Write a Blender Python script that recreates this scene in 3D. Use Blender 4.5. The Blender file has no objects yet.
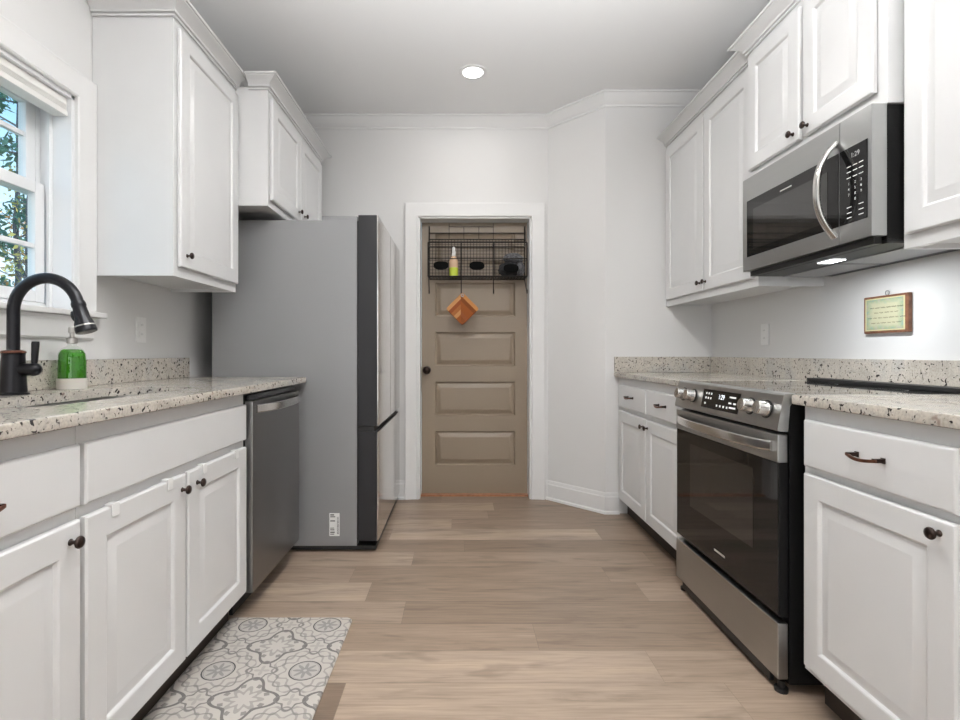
import bpy, bmesh, math, random
from mathutils import Vector, Matrix
PI = math.pi
R = math.radians
random.seed(7)
S = bpy.context.scene
COL = S.collection

# ------------------------------------------------------------------ camera, world, lights, exposure
HC = 1.065
cam_d = bpy.data.cameras.new('camera')
cam = bpy.data.objects.new('camera', cam_d)
COL.objects.link(cam)
cam.location = (0, 0, HC)
cam.rotation_euler = (R(90), 0, 0)
cam_d.sensor_width = 36
cam_d.lens = 518 / 960 * 36
cam_d.shift_x = 19.5 / 960
cam_d.shift_y = -7 / 960
cam_d.clip_start = 0.02
S.camera = cam
S.view_settings.view_transform = 'Standard'
S.view_settings.look = 'None'
S.view_settings.gamma = 1
S.view_settings.exposure = 0.36

w = bpy.data.worlds.new('sky')
S.world = w
w.use_nodes = True
nt = w.node_tree
nt.nodes.clear()
wo = nt.nodes.new('ShaderNodeOutputWorld')
bg = nt.nodes.new('ShaderNodeBackground')
tc = nt.nodes.new('ShaderNodeTexCoord')
sep = nt.nodes.new('ShaderNodeSeparateXYZ')
rp = nt.nodes.new('ShaderNodeValToRGB')
rp.color_ramp.elements[0].position = 0.0
rp.color_ramp.elements[0].color = (0.78, 0.90, 0.98, 1)
rp.color_ramp.elements[1].position = 0.5
rp.color_ramp.elements[1].color = (0.05, 0.34, 0.62, 1)
nt.links.new(tc.outputs['Generated'], sep.inputs[0])
nt.links.new(sep.outputs[2], rp.inputs[0])
nt.links.new(rp.outputs[0], bg.inputs[0])
bg.inputs[1].default_value = 1.5
nt.links.new(bg.outputs[0], wo.inputs[0])

def light(name, kind, loc, rot, power, color=(1, 1, 1), **kw):
    d = bpy.data.lights.new(name, kind)
    d.energy = power
    d.color = color
    for k, v in kw.items():
        setattr(d, k, v)
    o = bpy.data.objects.new(name, d)
    COL.objects.link(o)
    o.location = loc
    o.rotation_euler = rot
    return o

light('sun', 'SUN', (0, 8, 8), (R(-40), R(40), 0), 3.5, (1.0, 0.95, 0.88), angle=R(1))
# area lamp added by the rear wall, standing in for daylight behind the camera
light('rear_daylight_fill', 'AREA', (0.1, -2.9, 1.25), (R(95), 0, 0), 23, (0.955, 0.975, 1.0), shape='RECTANGLE', size=2.8, size_y=2.2)
# added fill lamp beside the camera, aimed up to brighten the ceiling and bounce
light('ceiling_fill', 'AREA', (0.27, 0.0, 1.5), (R(150), 0, 0), 62, (0.965, 0.98, 1.0), shape='DISK', size=0.5, spread=R(92))
# daylight that comes in by the window over the sink
light('daylight_window', 'AREA', (-2.7, 1.45, 1.75), (0, R(-85), 0), 6.5, (0.90, 0.955, 1.0), shape='RECTANGLE', size=1.7, size_y=2.2)
CANS = [(0.076, 3.16), (0.076, 1.55), (0.076, 0.0), (0.076, -1.5)]
CAN_POWER = [3.6, 9.0, 11.0, 8.0]
ZC = 2.78

# ------------------------------------------------------------------ materials
def new_mat(name):
    m = bpy.data.materials.new(name)
    m.use_nodes = True
    nt = m.node_tree
    b = nt.nodes['Principled BSDF']
    return m, nt, b

def mat(name, col, rough=0.5, metal=0.0, emit=None, estr=0.0, spec=0.5, noise=0.0, nscale=20, bump=0.0, bscale=200, aniso=0.0, coat=0.0):
    m, nt, b = new_mat(name)
    b.inputs['Base Color'].default_value = (*col, 1)
    b.inputs['Roughness'].default_value = rough
    b.inputs['Metallic'].default_value = metal
    b.inputs['Specular IOR Level'].default_value = spec
    b.inputs['Anisotropic'].default_value = aniso
    b.inputs['Coat Weight'].default_value = coat
    if emit:
        b.inputs['Emission Color'].default_value = (*emit, 1)
        b.inputs['Emission Strength'].default_value = estr
    t = nt.nodes.new('ShaderNodeTexCoord')
    if noise:
        n = nt.nodes.new('ShaderNodeTexNoise')
        n.inputs['Scale'].default_value = nscale
        n.inputs['Detail'].default_value = 3
        nt.links.new(t.outputs['Object'], n.inputs['Vector'])
        r = nt.nodes.new('ShaderNodeValToRGB')
        r.color_ramp.elements[0].position = 0.3
        r.color_ramp.elements[1].position = 0.7
        r.color_ramp.elements[0].color = (*[c * (1 - noise) for c in col], 1)
        r.color_ramp.elements[1].color = (*[min(1, c * (1 + noise)) for c in col], 1)
        nt.links.new(n.outputs['Fac'], r.inputs[0])
        nt.links.new(r.outputs[0], b.inputs['Base Color'])
    if bump:
        n = nt.nodes.new('ShaderNodeTexNoise')
        n.inputs['Scale'].default_value = bscale
        n.inputs['Detail'].default_value = 2
        nt.links.new(t.outputs['Object'], n.inputs['Vector'])
        bp = nt.nodes.new('ShaderNodeBump')
        bp.inputs['Strength'].default_value = bump
        bp.inputs['Distance'].default_value = 0.002
        nt.links.new(n.outputs['Fac'], bp.inputs['Height'])
        nt.links.new(bp.outputs[0], b.inputs['Normal'])
    return m

class NM:
    """little node maths helper"""
    def __init__(s, nt): s.nt = nt
    def op(s, o, a, b=None, c=None):
        n = s.nt.nodes.new('ShaderNodeMath')
        n.operation = o
        for i, v in enumerate((a, b, c)):
            if v is None: continue
            if isinstance(v, (int, float)): n.inputs[i].default_value = v
            else: s.nt.links.new(v, n.inputs[i])
        return n.outputs[0]
    def add(s, a, b): return s.op('ADD', a, b)
    def sub(s, a, b): return s.op('SUBTRACT', a, b)
    def mul(s, a, b): return s.op('MULTIPLY', a, b)
    def lt(s, a, b): return s.op('LESS_THAN', a, b)
    def mx(s, a, b): return s.op('MAXIMUM', a, b)
    def mn(s, a, b): return s.op('MINIMUM', a, b)
    def ab(s, a): return s.op('ABSOLUTE', a)
    def band(s, a, c, hw): return s.lt(s.ab(s.sub(a, c)), hw)
    def mix(s, f, a, b):
        n = s.nt.nodes.new('ShaderNodeMix')
        n.data_type = 'RGBA'
        for i, v in ((0, f), (6, a), (7, b)):
            if isinstance(v, (int, float)): n.inputs[i].default_value = v
            elif isinstance(v, tuple): n.inputs[i].default_value = (*v, 1)
            else: s.nt.links.new(v, n.inputs[i])
        return n.outputs[2]

M = {}
M['wall'] = mat('wall_paint', (0.735, 0.73, 0.722), 0.75, spec=0.25, bump=0.05, bscale=300)
M['ceiling'] = mat('ceiling_paint', (0.80, 0.80, 0.795), 0.85, spec=0.2, bump=0.05)
M['trim'] = mat('trim_paint', (0.76, 0.757, 0.75), 0.4)
M['cab'] = mat('cabinet_paint', (0.70, 0.70, 0.698), 0.30, noise=0.01, nscale=6)
M['bronze'] = mat('oil_rubbed_bronze', (0.035, 0.022, 0.018), 0.3, metal=0.7, noise=0.5, nscale=60)
M['copper'] = mat('worn_bronze_edge', (0.20, 0.085, 0.055), 0.3, metal=0.8, noise=0.4, nscale=50)
M['faucet'] = mat('faucet_black_bronze', (0.010, 0.010, 0.013), 0.28, metal=0.4)
M['ss'] = None
def brushed(name, col, rough, axis, streak=0.035, metal=1.0):
    m, nt, b = new_mat(name)
    b.inputs['Metallic'].default_value = metal
    t = nt.nodes.new('ShaderNodeTexCoord')
    mp = nt.nodes.new('ShaderNodeMapping')
    sc = [45, 45, 45]
    sc[axis] = 1.0
    mp.inputs['Scale'].default_value = sc
    nt.links.new(t.outputs['Object'], mp.inputs[0])
    n = nt.nodes.new('ShaderNodeTexNoise')
    n.inputs['Scale'].default_value = 1
    n.inputs['Detail'].default_value = 2
    nt.links.new(mp.outputs[0], n.inputs['Vector'])
    h = NM(nt)
    c = h.mix(n.outputs['Fac'], tuple(x * (1 - streak) for x in col), tuple(min(1, x * (1 + streak)) for x in col))
    nt.links.new(c, b.inputs['Base Color'])
    nt.links.new(h.add(h.mul(n.outputs['Fac'], 0.03), rough - 0.015), b.inputs['Roughness'])
    return m
M['ss'] = brushed('stainless_steel', (0.455, 0.46, 0.455), 0.32, 1)
M['ss_bright'] = brushed('polished_handle_steel', (0.66, 0.65, 0.63), 0.22, 1)
M['ss_mirror'] = brushed('refrigerator_front_steel', (0.60, 0.585, 0.565), 0.13, 2, 0.03)
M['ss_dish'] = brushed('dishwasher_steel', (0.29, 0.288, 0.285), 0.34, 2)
M['sink'] = brushed('sink_steel', (0.50, 0.50, 0.49), 0.34, 1)
M['fridge_side'] = mat('refrigerator_side_grey', (0.275, 0.275, 0.28), 0.42, metal=0.25, bump=0.15, bscale=500)
M['charcoal'] = mat('charcoal_door_edge', (0.014, 0.014, 0.016), 0.5, bump=0.1, bscale=600)
M['black'] = mat('black_plastic', (0.012, 0.012, 0.012), 0.45)
M['black_side'] = mat('black_enamel', (0.007, 0.007, 0.007), 0.45, spec=0.2, bump=0.3, bscale=60)
M['glass_black'] = mat('black_glass', (0.010, 0.010, 0.010), 0.04, spec=0.35)
M['glass_window'] = mat('oven_window_glass', (0.022, 0.021, 0.020), 0.05, spec=0.6, coat=0.25)
M['glass_cook'] = mat('cooktop_glass', (0.012, 0.012, 0.012), 0.05, spec=0.9, coat=1.0)
M['mark'] = mat('printed_marks', (0.75, 0.75, 0.73), 0.5, emit=(0.8, 0.8, 0.8), estr=0.25)
M['display'] = mat('display_digits', (0.8, 0.85, 0.9), 0.5, emit=(0.85, 0.93, 1.0), estr=1.2)
M['badge'] = mat('badge_metal', (0.75, 0.74, 0.72), 0.3, metal=0.6)
M['grey_grille'] = mat('grey_vent_metal', (0.33, 0.335, 0.34), 0.4, metal=0.5)
M['lamp'] = mat('lamp_lens', (1, 1, 1), 0.5, emit=(1.0, 0.985, 0.96), estr=9.0)
M['mwlamp'] = mat('hood_lamp_lens', (1, 1, 1), 0.5, emit=(0.95, 0.98, 1.0), estr=3.0)
M['door'] = mat('taupe_door_paint', (0.262, 0.205, 0.148), 0.38)
M['wire'] = mat('dark_wire', (0.010, 0.007, 0.005), 0.5, metal=0.2, spec=0.3)
M['chalk'] = mat('chalkboard_tag', (0.004, 0.004, 0.004), 0.9, spec=0.1)
M['plastic_white'] = mat('white_plastic', (0.82, 0.82, 0.81), 0.35)
M['vinyl'] = mat('white_vinyl', (0.83, 0.84, 0.85), 0.35)
M['blind'] = mat('blind_slats', (0.80, 0.79, 0.76), 0.5)
M['threshold'] = mat('threshold_wood', (0.36, 0.16, 0.085), 0.5, noise=0.2, nscale=30)
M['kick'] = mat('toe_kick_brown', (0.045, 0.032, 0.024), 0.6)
M['bark'] = mat('bark', (0.13, 0.12, 0.13), 0.9, noise=0.4, nscale=12)
M['needles'] = mat('pine_needles', (0.07, 0.17, 0.11), 0.7, noise=0.5, nscale=3)
M['leaf_orange'] = mat('autumn_leaves', (0.70, 0.34, 0.12), 0.7, noise=0.5, nscale=2)
M['leaf_yellow'] = mat('yellow_green_leaves', (0.50, 0.42, 0.12), 0.7, noise=0.5, nscale=2)
M['ground'] = mat('lawn', (0.10, 0.13, 0.05), 0.95, noise=0.4, nscale=2)
M['brown_wood'] = mat('plaque_wood', (0.20, 0.085, 0.045), 0.4, noise=0.35, nscale=40)
M['cloth'] = mat('grey_cloth', (0.10, 0.10, 0.105), 0.95, noise=0.5, nscale=70, bump=0.8, bscale=250)
M['cloth_dark'] = mat('charcoal_cloth', (0.018, 0.018, 0.02), 0.95, noise=0.4, nscale=70, bump=0.8, bscale=250)
M['pump'] = mat('pump_nickel', (0.55, 0.53, 0.50), 0.28, metal=1.0)
M['band'] = mat('cream_label_band', (0.66, 0.63, 0.57), 0.5)
M['sprayliq'] = mat('lime_cleaner', (0.52, 0.60, 0.06), 0.25)
M['peach'] = mat('peach_label', (0.62, 0.42, 0.28), 0.5)

def glassy(name, tint=(1, 1, 1), refl=0.03):
    m = bpy.data.materials.new(name)
    m.use_nodes = True
    nt = m.node_tree
    nt.nodes.clear()
    o = nt.nodes.new('ShaderNodeOutputMaterial')
    tr = nt.nodes.new('ShaderNodeBsdfTransparent')
    tr.inputs[0].default_value = (*tint, 1)
    gl = nt.nodes.new('ShaderNodeBsdfGlossy')
    gl.inputs['Roughness'].default_value = 0.02
    mx = nt.nodes.new('ShaderNodeMixShader')
    mx.inputs[0].default_value = refl
    nt.links.new(tr.outputs[0], mx.inputs[1])
    nt.links.new(gl.outputs[0], mx.inputs[2])
    nt.links.new(mx.outputs[0], o.inputs[0])
    return m
M['pane'] = glassy('window_glass', (0.96, 0.98, 0.98))
M['clear'] = glassy('clear_bottle', (0.95, 0.97, 0.95), 0.07)
m, nt_, b = new_mat('green_soap')
b.inputs['Base Color'].default_value = (0.07, 0.42, 0.008, 1)
b.inputs['Roughness'].default_value = 0.08
b.inputs['Transmission Weight'].default_value = 0.8
b.inputs['IOR'].default_value = 1.33
M['soap'] = m

# granite
m, nt_, b = new_mat('speckled_granite')
h = NM(nt_)
t = nt_.nodes.new('ShaderNodeTexCoord')
def noise(nt, vec, scale, detail=3, rough=0.55, dist=0.0):
    n = nt.nodes.new('ShaderNodeTexNoise')
    n.inputs['Scale'].default_value = scale
    n.inputs['Detail'].default_value = detail
    n.inputs['Roughness'].default_value = rough
    n.inputs['Distortion'].default_value = dist
    nt.links.new(vec, n.inputs['Vector'])
    return n.outputs['Fac']
def ramp(nt, f, stops):
    r = nt.nodes.new('ShaderNodeValToRGB')
    e = r.color_ramp.elements
    while len(e) < len(stops): e.new(0.5)
    for k, (p, c) in enumerate(stops):
        e[k].position = p
        e[k].color = (*c, 1) if isinstance(c, tuple) else (c, c, c, 1)
    nt.links.new(f, r.inputs[0])
    return r.outputs[0]
geo = nt_.nodes.new('ShaderNodeNewGeometry')
P = geo.outputs['Position']
base = ramp(nt_, noise(nt_, P, 7, 4), [(0.30, (0.46, 0.42, 0.365)), (0.5, (0.58, 0.535, 0.47)), (0.72, (0.47, 0.455, 0.43))])
grit = ramp(nt_, noise(nt_, P, 150, 2), [(0.35, 0.72), (0.6, 1.0)])
mm = nt_.nodes.new('ShaderNodeMix'); mm.data_type = 'RGBA'; mm.blend_type = 'MULTIPLY'; mm.inputs[0].default_value = 0.7
nt_.links.new(base, mm.inputs[6]); nt_.links.new(grit, mm.inputs[7])
grey = ramp(nt_, noise(nt_, P, 42, 2, 0.5, 0.3), [(0.60, 0.0), (0.68, 1.0)])
c1 = h.mix(h.mul(grey, 0.45), mm.outputs[2], (0.30, 0.28, 0.26))
dark = ramp(nt_, noise(nt_, P, 84, 1.5, 0.5, 0.6), [(0.625, 0.0), (0.65, 1.0)])
c2 = h.mix(dark, c1, (0.035, 0.03, 0.03))
rust = ramp(nt_, noise(nt_, P, 30, 2, 0.5, 0.2), [(0.70, 0.0), (0.76, 1.0)])
c3 = h.mix(h.mul(rust, 0.6), c2, (0.20, 0.12, 0.10))
nt_.links.new(c3, b.inputs['Base Color'])
b.inputs['Roughness'].default_value = 0.16
M['granite'] = m

# floor planks
m, nt_, b = new_mat('vinyl_plank_floor')
h = NM(nt_)
at = nt_.nodes.new('ShaderNodeAttribute'); at.attribute_name = 'tone'
sp = nt_.nodes.new('ShaderNodeSeparateColor'); nt_.links.new(at.outputs['Color'], sp.inputs[0])
uv = nt_.nodes.new('ShaderNodeUVMap')
su = nt_.nodes.new('ShaderNodeSeparateXYZ'); nt_.links.new(uv.outputs[0], su.inputs[0])
geo = nt_.nodes.new('ShaderNodeNewGeometry')
sg = nt_.nodes.new('ShaderNodeSeparateXYZ'); nt_.links.new(geo.outputs['Position'], sg.inputs[0])
cv = nt_.nodes.new('ShaderNodeCombineXYZ')
nt_.links.new(h.mul(sg.outputs[0], 2.2), cv.inputs[0])
nt_.links.new(h.mul(sg.outputs[1], 15.0), cv.inputs[1])
nt_.links.new(h.mul(sp.outputs[1], 37.0), cv.inputs[2])
g1 = noise(nt_, cv.outputs[0], 1.0, 6, 0.6, 0.5)
cv2 = nt_.nodes.new('ShaderNodeCombineXYZ')
nt_.links.new(h.mul(sg.outputs[0], 5.0), cv2.inputs[0])
nt_.links.new(h.mul(sg.outputs[1], 130.0), cv2.inputs[1])
nt_.links.new(h.mul(sp.outputs[1], 17.0), cv2.inputs[2])
g2 = noise(nt_, cv2.outputs[0], 1.0, 3, 0.6)
cv3 = nt_.nodes.new('ShaderNodeCombineXYZ')
nt_.links.new(h.mul(sg.outputs[0], 3.0), cv3.inputs[0])
nt_.links.new(h.mul(sg.outputs[1], 14.0), cv3.inputs[1])
nt_.links.new(h.mul(sp.outputs[1], 51.0), cv3.inputs[2])
g3 = noise(nt_, cv3.outputs[0], 1.0, 2, 0.5, 0.8)
tone = ramp(nt_, sp.outputs[0], [(0.0, (0.150, 0.105, 0.073)), (0.5, (0.315, 0.234, 0.174)), (1.0, (0.450, 0.350, 0.270))])
gr = ramp(nt_, g1, [(0.24, 0.50), (0.42, 0.92), (0.60, 1.04), (0.80, 1.22)])
mm = nt_.nodes.new('ShaderNodeMix'); mm.data_type = 'RGBA'; mm.blend_type = 'MULTIPLY'; mm.inputs[0].default_value = 1
nt_.links.new(tone, mm.inputs[6]); nt_.links.new(gr, mm.inputs[7])
gr2 = ramp(nt_, g2, [(0.32, 0.82), (0.62, 1.07)])
m2 = nt_.nodes.new('ShaderNodeMix'); m2.data_type = 'RGBA'; m2.blend_type = 'MULTIPLY'; m2.inputs[0].default_value = 1
nt_.links.new(mm.outputs[2], m2.inputs[6]); nt_.links.new(gr2, m2.inputs[7])
knot = ramp(nt_, g3, [(0.60, 0.0), (0.70, 1.0)])
c = h.mix(h.mul(knot, 0.36), m2.outputs[2], (0.12, 0.088, 0.066))
vd = h.mn(su.outputs[1], h.sub(0.183, su.outputs[1]))
ud = su.outputs[0]
seam = h.mx(h.lt(vd, 0.0013), h.lt(ud, 0.0013))
c = h.mix(h.mul(seam, 0.45), c, (0.06, 0.045, 0.035))
nt_.links.new(c, b.inputs['Base Color'])
b.inputs['Roughness'].default_value = 0.42
bp = nt_.nodes.new('ShaderNodeBump'); bp.inputs['Strength'].default_value = 0.12; bp.inputs['Distance'].default_value = 0.002
nt_.links.new(g2, bp.inputs['Height']); nt_.links.new(bp.outputs[0], b.inputs['Normal'])
M['floor'] = m

# patterned mat
m, nt_, b = new_mat('medallion_mat_print')
h = NM(nt_)
geo = nt_.nodes.new('ShaderNodeNewGeometry')
sg = nt_.nodes.new('ShaderNodeSeparateXYZ'); nt_.links.new(geo.outputs['Position'], sg.inputs[0])
PT = 0.288
def cell(v, o):   # signed distance to nearest lattice point, metres
    a = h.mul(h.sub(v, o), 1 / PT)
    f = h.sub(a, h.op('FLOOR', h.add(a, 0.5)))
    return h.mul(f, PT)
def polar(ox, oy):
    x = cell(sg.outputs[0], ox); y = cell(sg.outputs[1], oy)
    r = h.op('SQRT', h.add(h.mul(x, x), h.mul(y, y)))
    a = h.op('ARCTAN2', y, x)
    return x, y, r, a
CX, CY = -0.804, 2.008
x, y, r, a = polar(CX, CY)
x2, y2, r2, a2 = polar(CX + PT / 2, CY + PT / 2)
x3, y3, r3, a3 = polar(CX + PT / 2, CY)
x4, y4, r4, a4 = polar(CX, CY + PT / 2)
def cosk(a, k, ph=0.0): return h.op('COSINE', h.add(h.mul(a, k), ph))
light_c, mid_c, dark_c = (0.53, 0.495, 0.455), (0.22, 0.205, 0.195), (0.05, 0.048, 0.05)
col = None
# fine leaf scrolls over all the field
scroll = h.op('SINE', h.add(h.mul(r, 190.0), h.mul(cosk(a, 8), 2.6)))
sc = h.mul(h.op('GREATER_THAN', scroll, 0.45), h.mul(h.op('GREATER_THAN', r, 0.062), h.lt(r, 0.118)))
col = h.mix(h.mul(sc, 0.55), light_c, mid_c)
# scalloped border round each medallion
sb = h.band(r, h.add(0.098, h.mul(cosk(a, 8), 0.012)), 0.0034)
col = h.mix(h.mul(sb, 0.8), col, mid_c)
# large eight-lobed star between medallions
star = h.band(r2, h.add(0.083, h.mul(cosk(a2, 4), 0.020)), 0.0058)
col = h.mix(star, col, (0.16, 0.15, 0.14))
infl = h.lt(r2, h.add(0.050, h.mul(cosk(a2, 8), 0.013)))
col = h.mix(h.mul(infl, 0.55), col, mid_c)
inf2 = h.lt(r2, h.add(0.032, h.mul(cosk(a2, 8), 0.010)))
col = h.mix(inf2, col, light_c)
lv = h.mul(h.band(r2, 0.066, 0.008), h.op('GREATER_THAN', cosk(a2, 8, PI), 0.55))
col = h.mix(h.mul(lv, 0.8), col, (0.20, 0.185, 0.175))
# quatrefoils between the stars
for rr, aa in ((r3, a3), (r4, a4)):
    q = h.band(rr, h.add(0.040, h.mul(cosk(aa, 4), 0.010)), 0.0036)
    col = h.mix(q, col, (0.21, 0.195, 0.185))
    q2 = h.mul(h.lt(rr, h.add(0.016, h.mul(cosk(aa, 4), 0.010))), 0.35)
    col = h.mix(q2, col, mid_c)
# medallion
disc = h.lt(r, 0.051)
col = h.mix(disc, col, (0.49, 0.46, 0.43))
pet = h.mul(h.lt(r, h.add(0.028, h.mul(cosk(a, 8), 0.013))), h.op('GREATER_THAN', r, 0.006))
col = h.mix(h.mul(pet, 0.7), col, (0.22, 0.21, 0.205))
col = h.mix(h.mul(h.band(r, 0.0455, 0.0012), 0.5), col, mid_c)
col = h.mix(h.band(r, 0.051, 0.0022), col, dark_c)
nt_.links.new(col, b.inputs['Base Color'])
b.inputs['Roughness'].default_value = 0.55
M['mat'] = m

# herringbone cutting board
m, nt_, b = new_mat('pieced_wood_board')
h = NM(nt_)
t = nt_.nodes.new('ShaderNodeTexCoord')
mp = nt_.nodes.new('ShaderNodeMapping'); mp.inputs['Rotation'].default_value = (0, R(45), 0)
nt_.links.new(t.outputs['Object'], mp.inputs[0])
s_ = nt_.nodes.new('ShaderNodeSeparateXYZ'); nt_.links.new(mp.outputs[0], s_.inputs[0])
s0 = nt_.nodes.new('ShaderNodeSeparateXYZ'); nt_.links.new(t.outputs['Object'], s0.inputs[0])
side = h.op('GREATER_THAN', s0.outputs[0], -0.012)
across = h.add(h.mul(s_.outputs[0], side), h.mul(s_.outputs[2], h.sub(1.0, side)))
k = h.op('FLOOR', h.mul(h.add(across, 0.2), 1 / 0.026))
wn = nt_.nodes.new('ShaderNodeTexWhiteNoise'); wn.noise_dimensions = '2D'
cv = nt_.nodes.new('ShaderNodeCombineXYZ'); nt_.links.new(k, cv.inputs[0]); nt_.links.new(side, cv.inputs[1])
nt_.links.new(cv.outputs[0], wn.inputs['Vector'])
bc = ramp(nt_, wn.outputs['Value'], [(0.0, (0.08, 0.018, 0.004)), (0.35, (0.30, 0.08, 0.012)), (0.6, (0.46, 0.20, 0.06)), (0.8, (0.22, 0.045, 0.008)), (1.0, (0.52, 0.26, 0.10))])
nt_.links.new(bc, b.inputs['Base Color'])
b.inputs['Specular IOR Level'].default_value = 0.2
b.inputs['Roughness'].default_value = 0.6
M['board'] = m

# plaque print
m, nt_, b = new_mat('plaque_print')
h = NM(nt_)
t = nt_.nodes.new('ShaderNodeTexCoord')
gp = nt_.nodes.new('ShaderNodeSeparateXYZ'); nt_.links.new(t.outputs['Generated'], gp.inputs[0])
nz = noise(nt_, t.outputs['Generated'], 9, 3)
edge = h.mn(h.mn(gp.outputs[1], h.sub(1.0, gp.outputs[1])), h.mn(gp.outputs[2], h.sub(1.0, gp.outputs[2])))
bord = ramp(nt_, h.add(edge, h.mul(nz, 0.14)), [(0.12, 1.0), (0.26, 0.0)])
pc = ramp(nt_, nz, [(0.35, (0.16, 0.33, 0.30)), (0.5, (0.26, 0.36, 0.20)), (0.65, (0.30, 0.31, 0.34))])
col = h.mix(h.mul(bord, 0.75), (0.50, 0.49, 0.33), pc)
rim = h.lt(edge, 0.035)
col = h.mix(rim, col, (0.62, 0.56, 0.32))
nt_.links.new(col, b.inputs['Base Color'])
b.inputs['Roughness'].default_value = 0.4
M['print'] = m

# ------------------------------------------------------------------ builders
ORG = {}
def link(o): COL.objects.link(o); return o

def thing(name, label, cat, loc=(0, 0, 0), group=None):
    o = bpy.data.objects.new(name, None)
    o.empty_display_size = 0.1
    o.location = loc
    o['label'] = label
    o['category'] = cat
    if group: o['group'] = group
    ORG[o.name] = Vector(loc)
    return link(o)

def tag(o, label, cat, group=None):
    o['label'] = label; o['category'] = cat
    if group: o['group'] = group
    return o

class B:
    def __init__(s): s.bm = bmesh.new()
    def box(s, x0, x1, y0, y1, z0, z1, bev=0.0, seg=2):
        vs = [s.bm.verts.new(p) for p in ((x0, y0, z0), (x1, y0, z0), (x1, y1, z0), (x0, y1, z0), (x0, y0, z1), (x1, y0, z1), (x1, y1, z1), (x0, y1, z1))]
        fs = [s.bm.faces.new([vs[i] for i in f]) for f in ((3, 2, 1, 0), (4, 5, 6, 7), (0, 1, 5, 4), (1, 2, 6, 5), (2, 3, 7, 6), (3, 0, 4, 7))]
        if bev:
            es = list({e for f in fs for e in f.edges})
            bmesh.ops.bevel(s.bm, geom=es, offset=bev, segments=seg, profile=0.6, affect='EDGES')
        return s
    def mbox(s, Mf, u0, u1, v0, v1, w0, w1, bev=0.0, seg=2):
        a, c = Vector(Mf(u0, v0, w0)), Vector(Mf(u1, v1, w1))
        return s.box(min(a.x, c.x), max(a.x, c.x), min(a.y, c.y), max(a.y, c.y), min(a.z, c.z), max(a.z, c.z), bev, seg)
    def loops(s, rings, cap0=True, cap1=True, closed=True):
        rows = [[s.bm.verts.new(p) for p in r] for r in rings]
        n = len(rows[0])
        for a, b in zip(rows, rows[1:]):
            for i in range(n if closed else n - 1):
                j = (i + 1) % n
                try: s.bm.faces.new((a[i], a[j], b[j], b[i]))
                except ValueError: pass
        if cap0: s.bm.faces.new(rows[0][::-1])
        if cap1: s.bm.faces.new(rows[-1])
        return s
    def prism(s, pts, Mf, w0, w1, bev=0.0):
        return s.loops([[Mf(u, v, w0) for u, v in pts], [Mf(u, v, w1) for u, v in pts]])
    def lathe(s, prof, Mf=None, n=24, cap=True):
        if Mf is None: Mf = lambda a, b, c: (a, b, c)
        rings = [[Mf(r * math.cos(2 * PI * i / n), r * math.sin(2 * PI * i / n), w) for i in range(n)] for r, w in prof]
        return s.loops(rings, cap, cap)
    def tube(s, pts, rad, n=10, cap=True, closed=False):
        pts = [Vector(p) for p in pts]
        rads = rad if isinstance(rad, (list, tuple)) else [rad] * len(pts)
        N = len(pts)
        rings = []
        up = None
        for i, p in enumerate(pts):
            if closed: d = (pts[(i + 1) % N] - pts[i - 1])
            else: d = pts[min(i + 1, N - 1)] - pts[max(i - 1, 0)]
            d.normalize()
            if up is None:
                up = Vector((0, 0, 1)) if abs(d.z) < 0.9 else Vector((1, 0, 0))
            up = (up - d * up.dot(d)).normalized()
            sd = d.cross(up)
            rings.append([p + (up * math.cos(2 * PI * k / n) + sd * math.sin(2 * PI * k / n)) * rads[i] for k in range(n)])
        if closed: rings.append(rings[0])
        return s.loops(rings, cap and not closed, cap and not closed)
    def strip(s, pts, side, hw, th, ws=None):
        """flat bar with rounded edges swept along pts; side = width direction"""
        pts = [Vector(p) for p in pts]; side = Vector(side).normalized()
        rings = []
        N = len(pts)
        for i, p in enumerate(pts):
            d = (pts[min(i + 1, N - 1)] - pts[max(i - 1, 0)]).normalized()
            nn = d.cross(side).normalized()
            w_ = ws[i] if ws else hw
            sec = []
            for k in range(16):
                an = 2 * PI * k / 16
                c, q = math.cos(an), math.sin(an)
                sec.append(p + side * (w_ * math.copysign(abs(c) ** 0.5, c)) + nn * (th * math.copysign(abs(q) ** 0.6, q)))
            rings.append(sec)
        return s.loops(rings)

def obj(name, b, m, parent=None, smooth=35, kind=None):
    bm = b.bm if isinstance(b, B) else b
    bmesh.ops.remove_doubles(bm, verts=bm.verts, dist=1e-6)
    bmesh.ops.recalc_face_normals(bm, faces=bm.faces)
    me = bpy.data.meshes.new(name)
    lo = Vector((min(v.co[i] for v in bm.verts) for i in range(3)))
    hi = Vector((max(v.co[i] for v in bm.verts) for i in range(3)))
    c = (lo + hi) / 2
    if parent is None: c.z = lo.z
    for v in bm.verts: v.co -= c
    bm.to_mesh(me); bm.free()
    if smooth:
        for p in me.polygons: p.use_smooth = True
        me.set_sharp_from_angle(angle=R(smooth))
        wn_ = True
    else: wn_ = False
    o = bpy.data.objects.new(name, me)
    mats = m if isinstance(m, (list, tuple)) else [m]
    for q in mats: me.materials.append(M[q] if isinstance(q, str) else q)
    link(o)
    if wn_ and len(me.polygons) < 4000:
        md = o.modifiers.new('weighted_normals', 'WEIGHTED_NORMAL'); md.keep_sharp = True
    ORG[o.name] = c
    if parent:
        o.parent = parent
        o.location = c - ORG[parent.name]
    else: o.location = c
    if kind: o['kind'] = kind
    return o

def struct(name, b, m, parent=None, smooth=35):
    return obj(name, b, m, parent, smooth, kind='structure')

def faceL(x0): return lambda u, v, w: (x0 + w, u, v)      # looks to +X
def faceR(x0): return lambda u, v, w: (x0 - w, u, v)      # looks to -X
def faceB(y0): return lambda u, v, w: (u, y0 - w, v)      # looks to -Y

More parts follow.
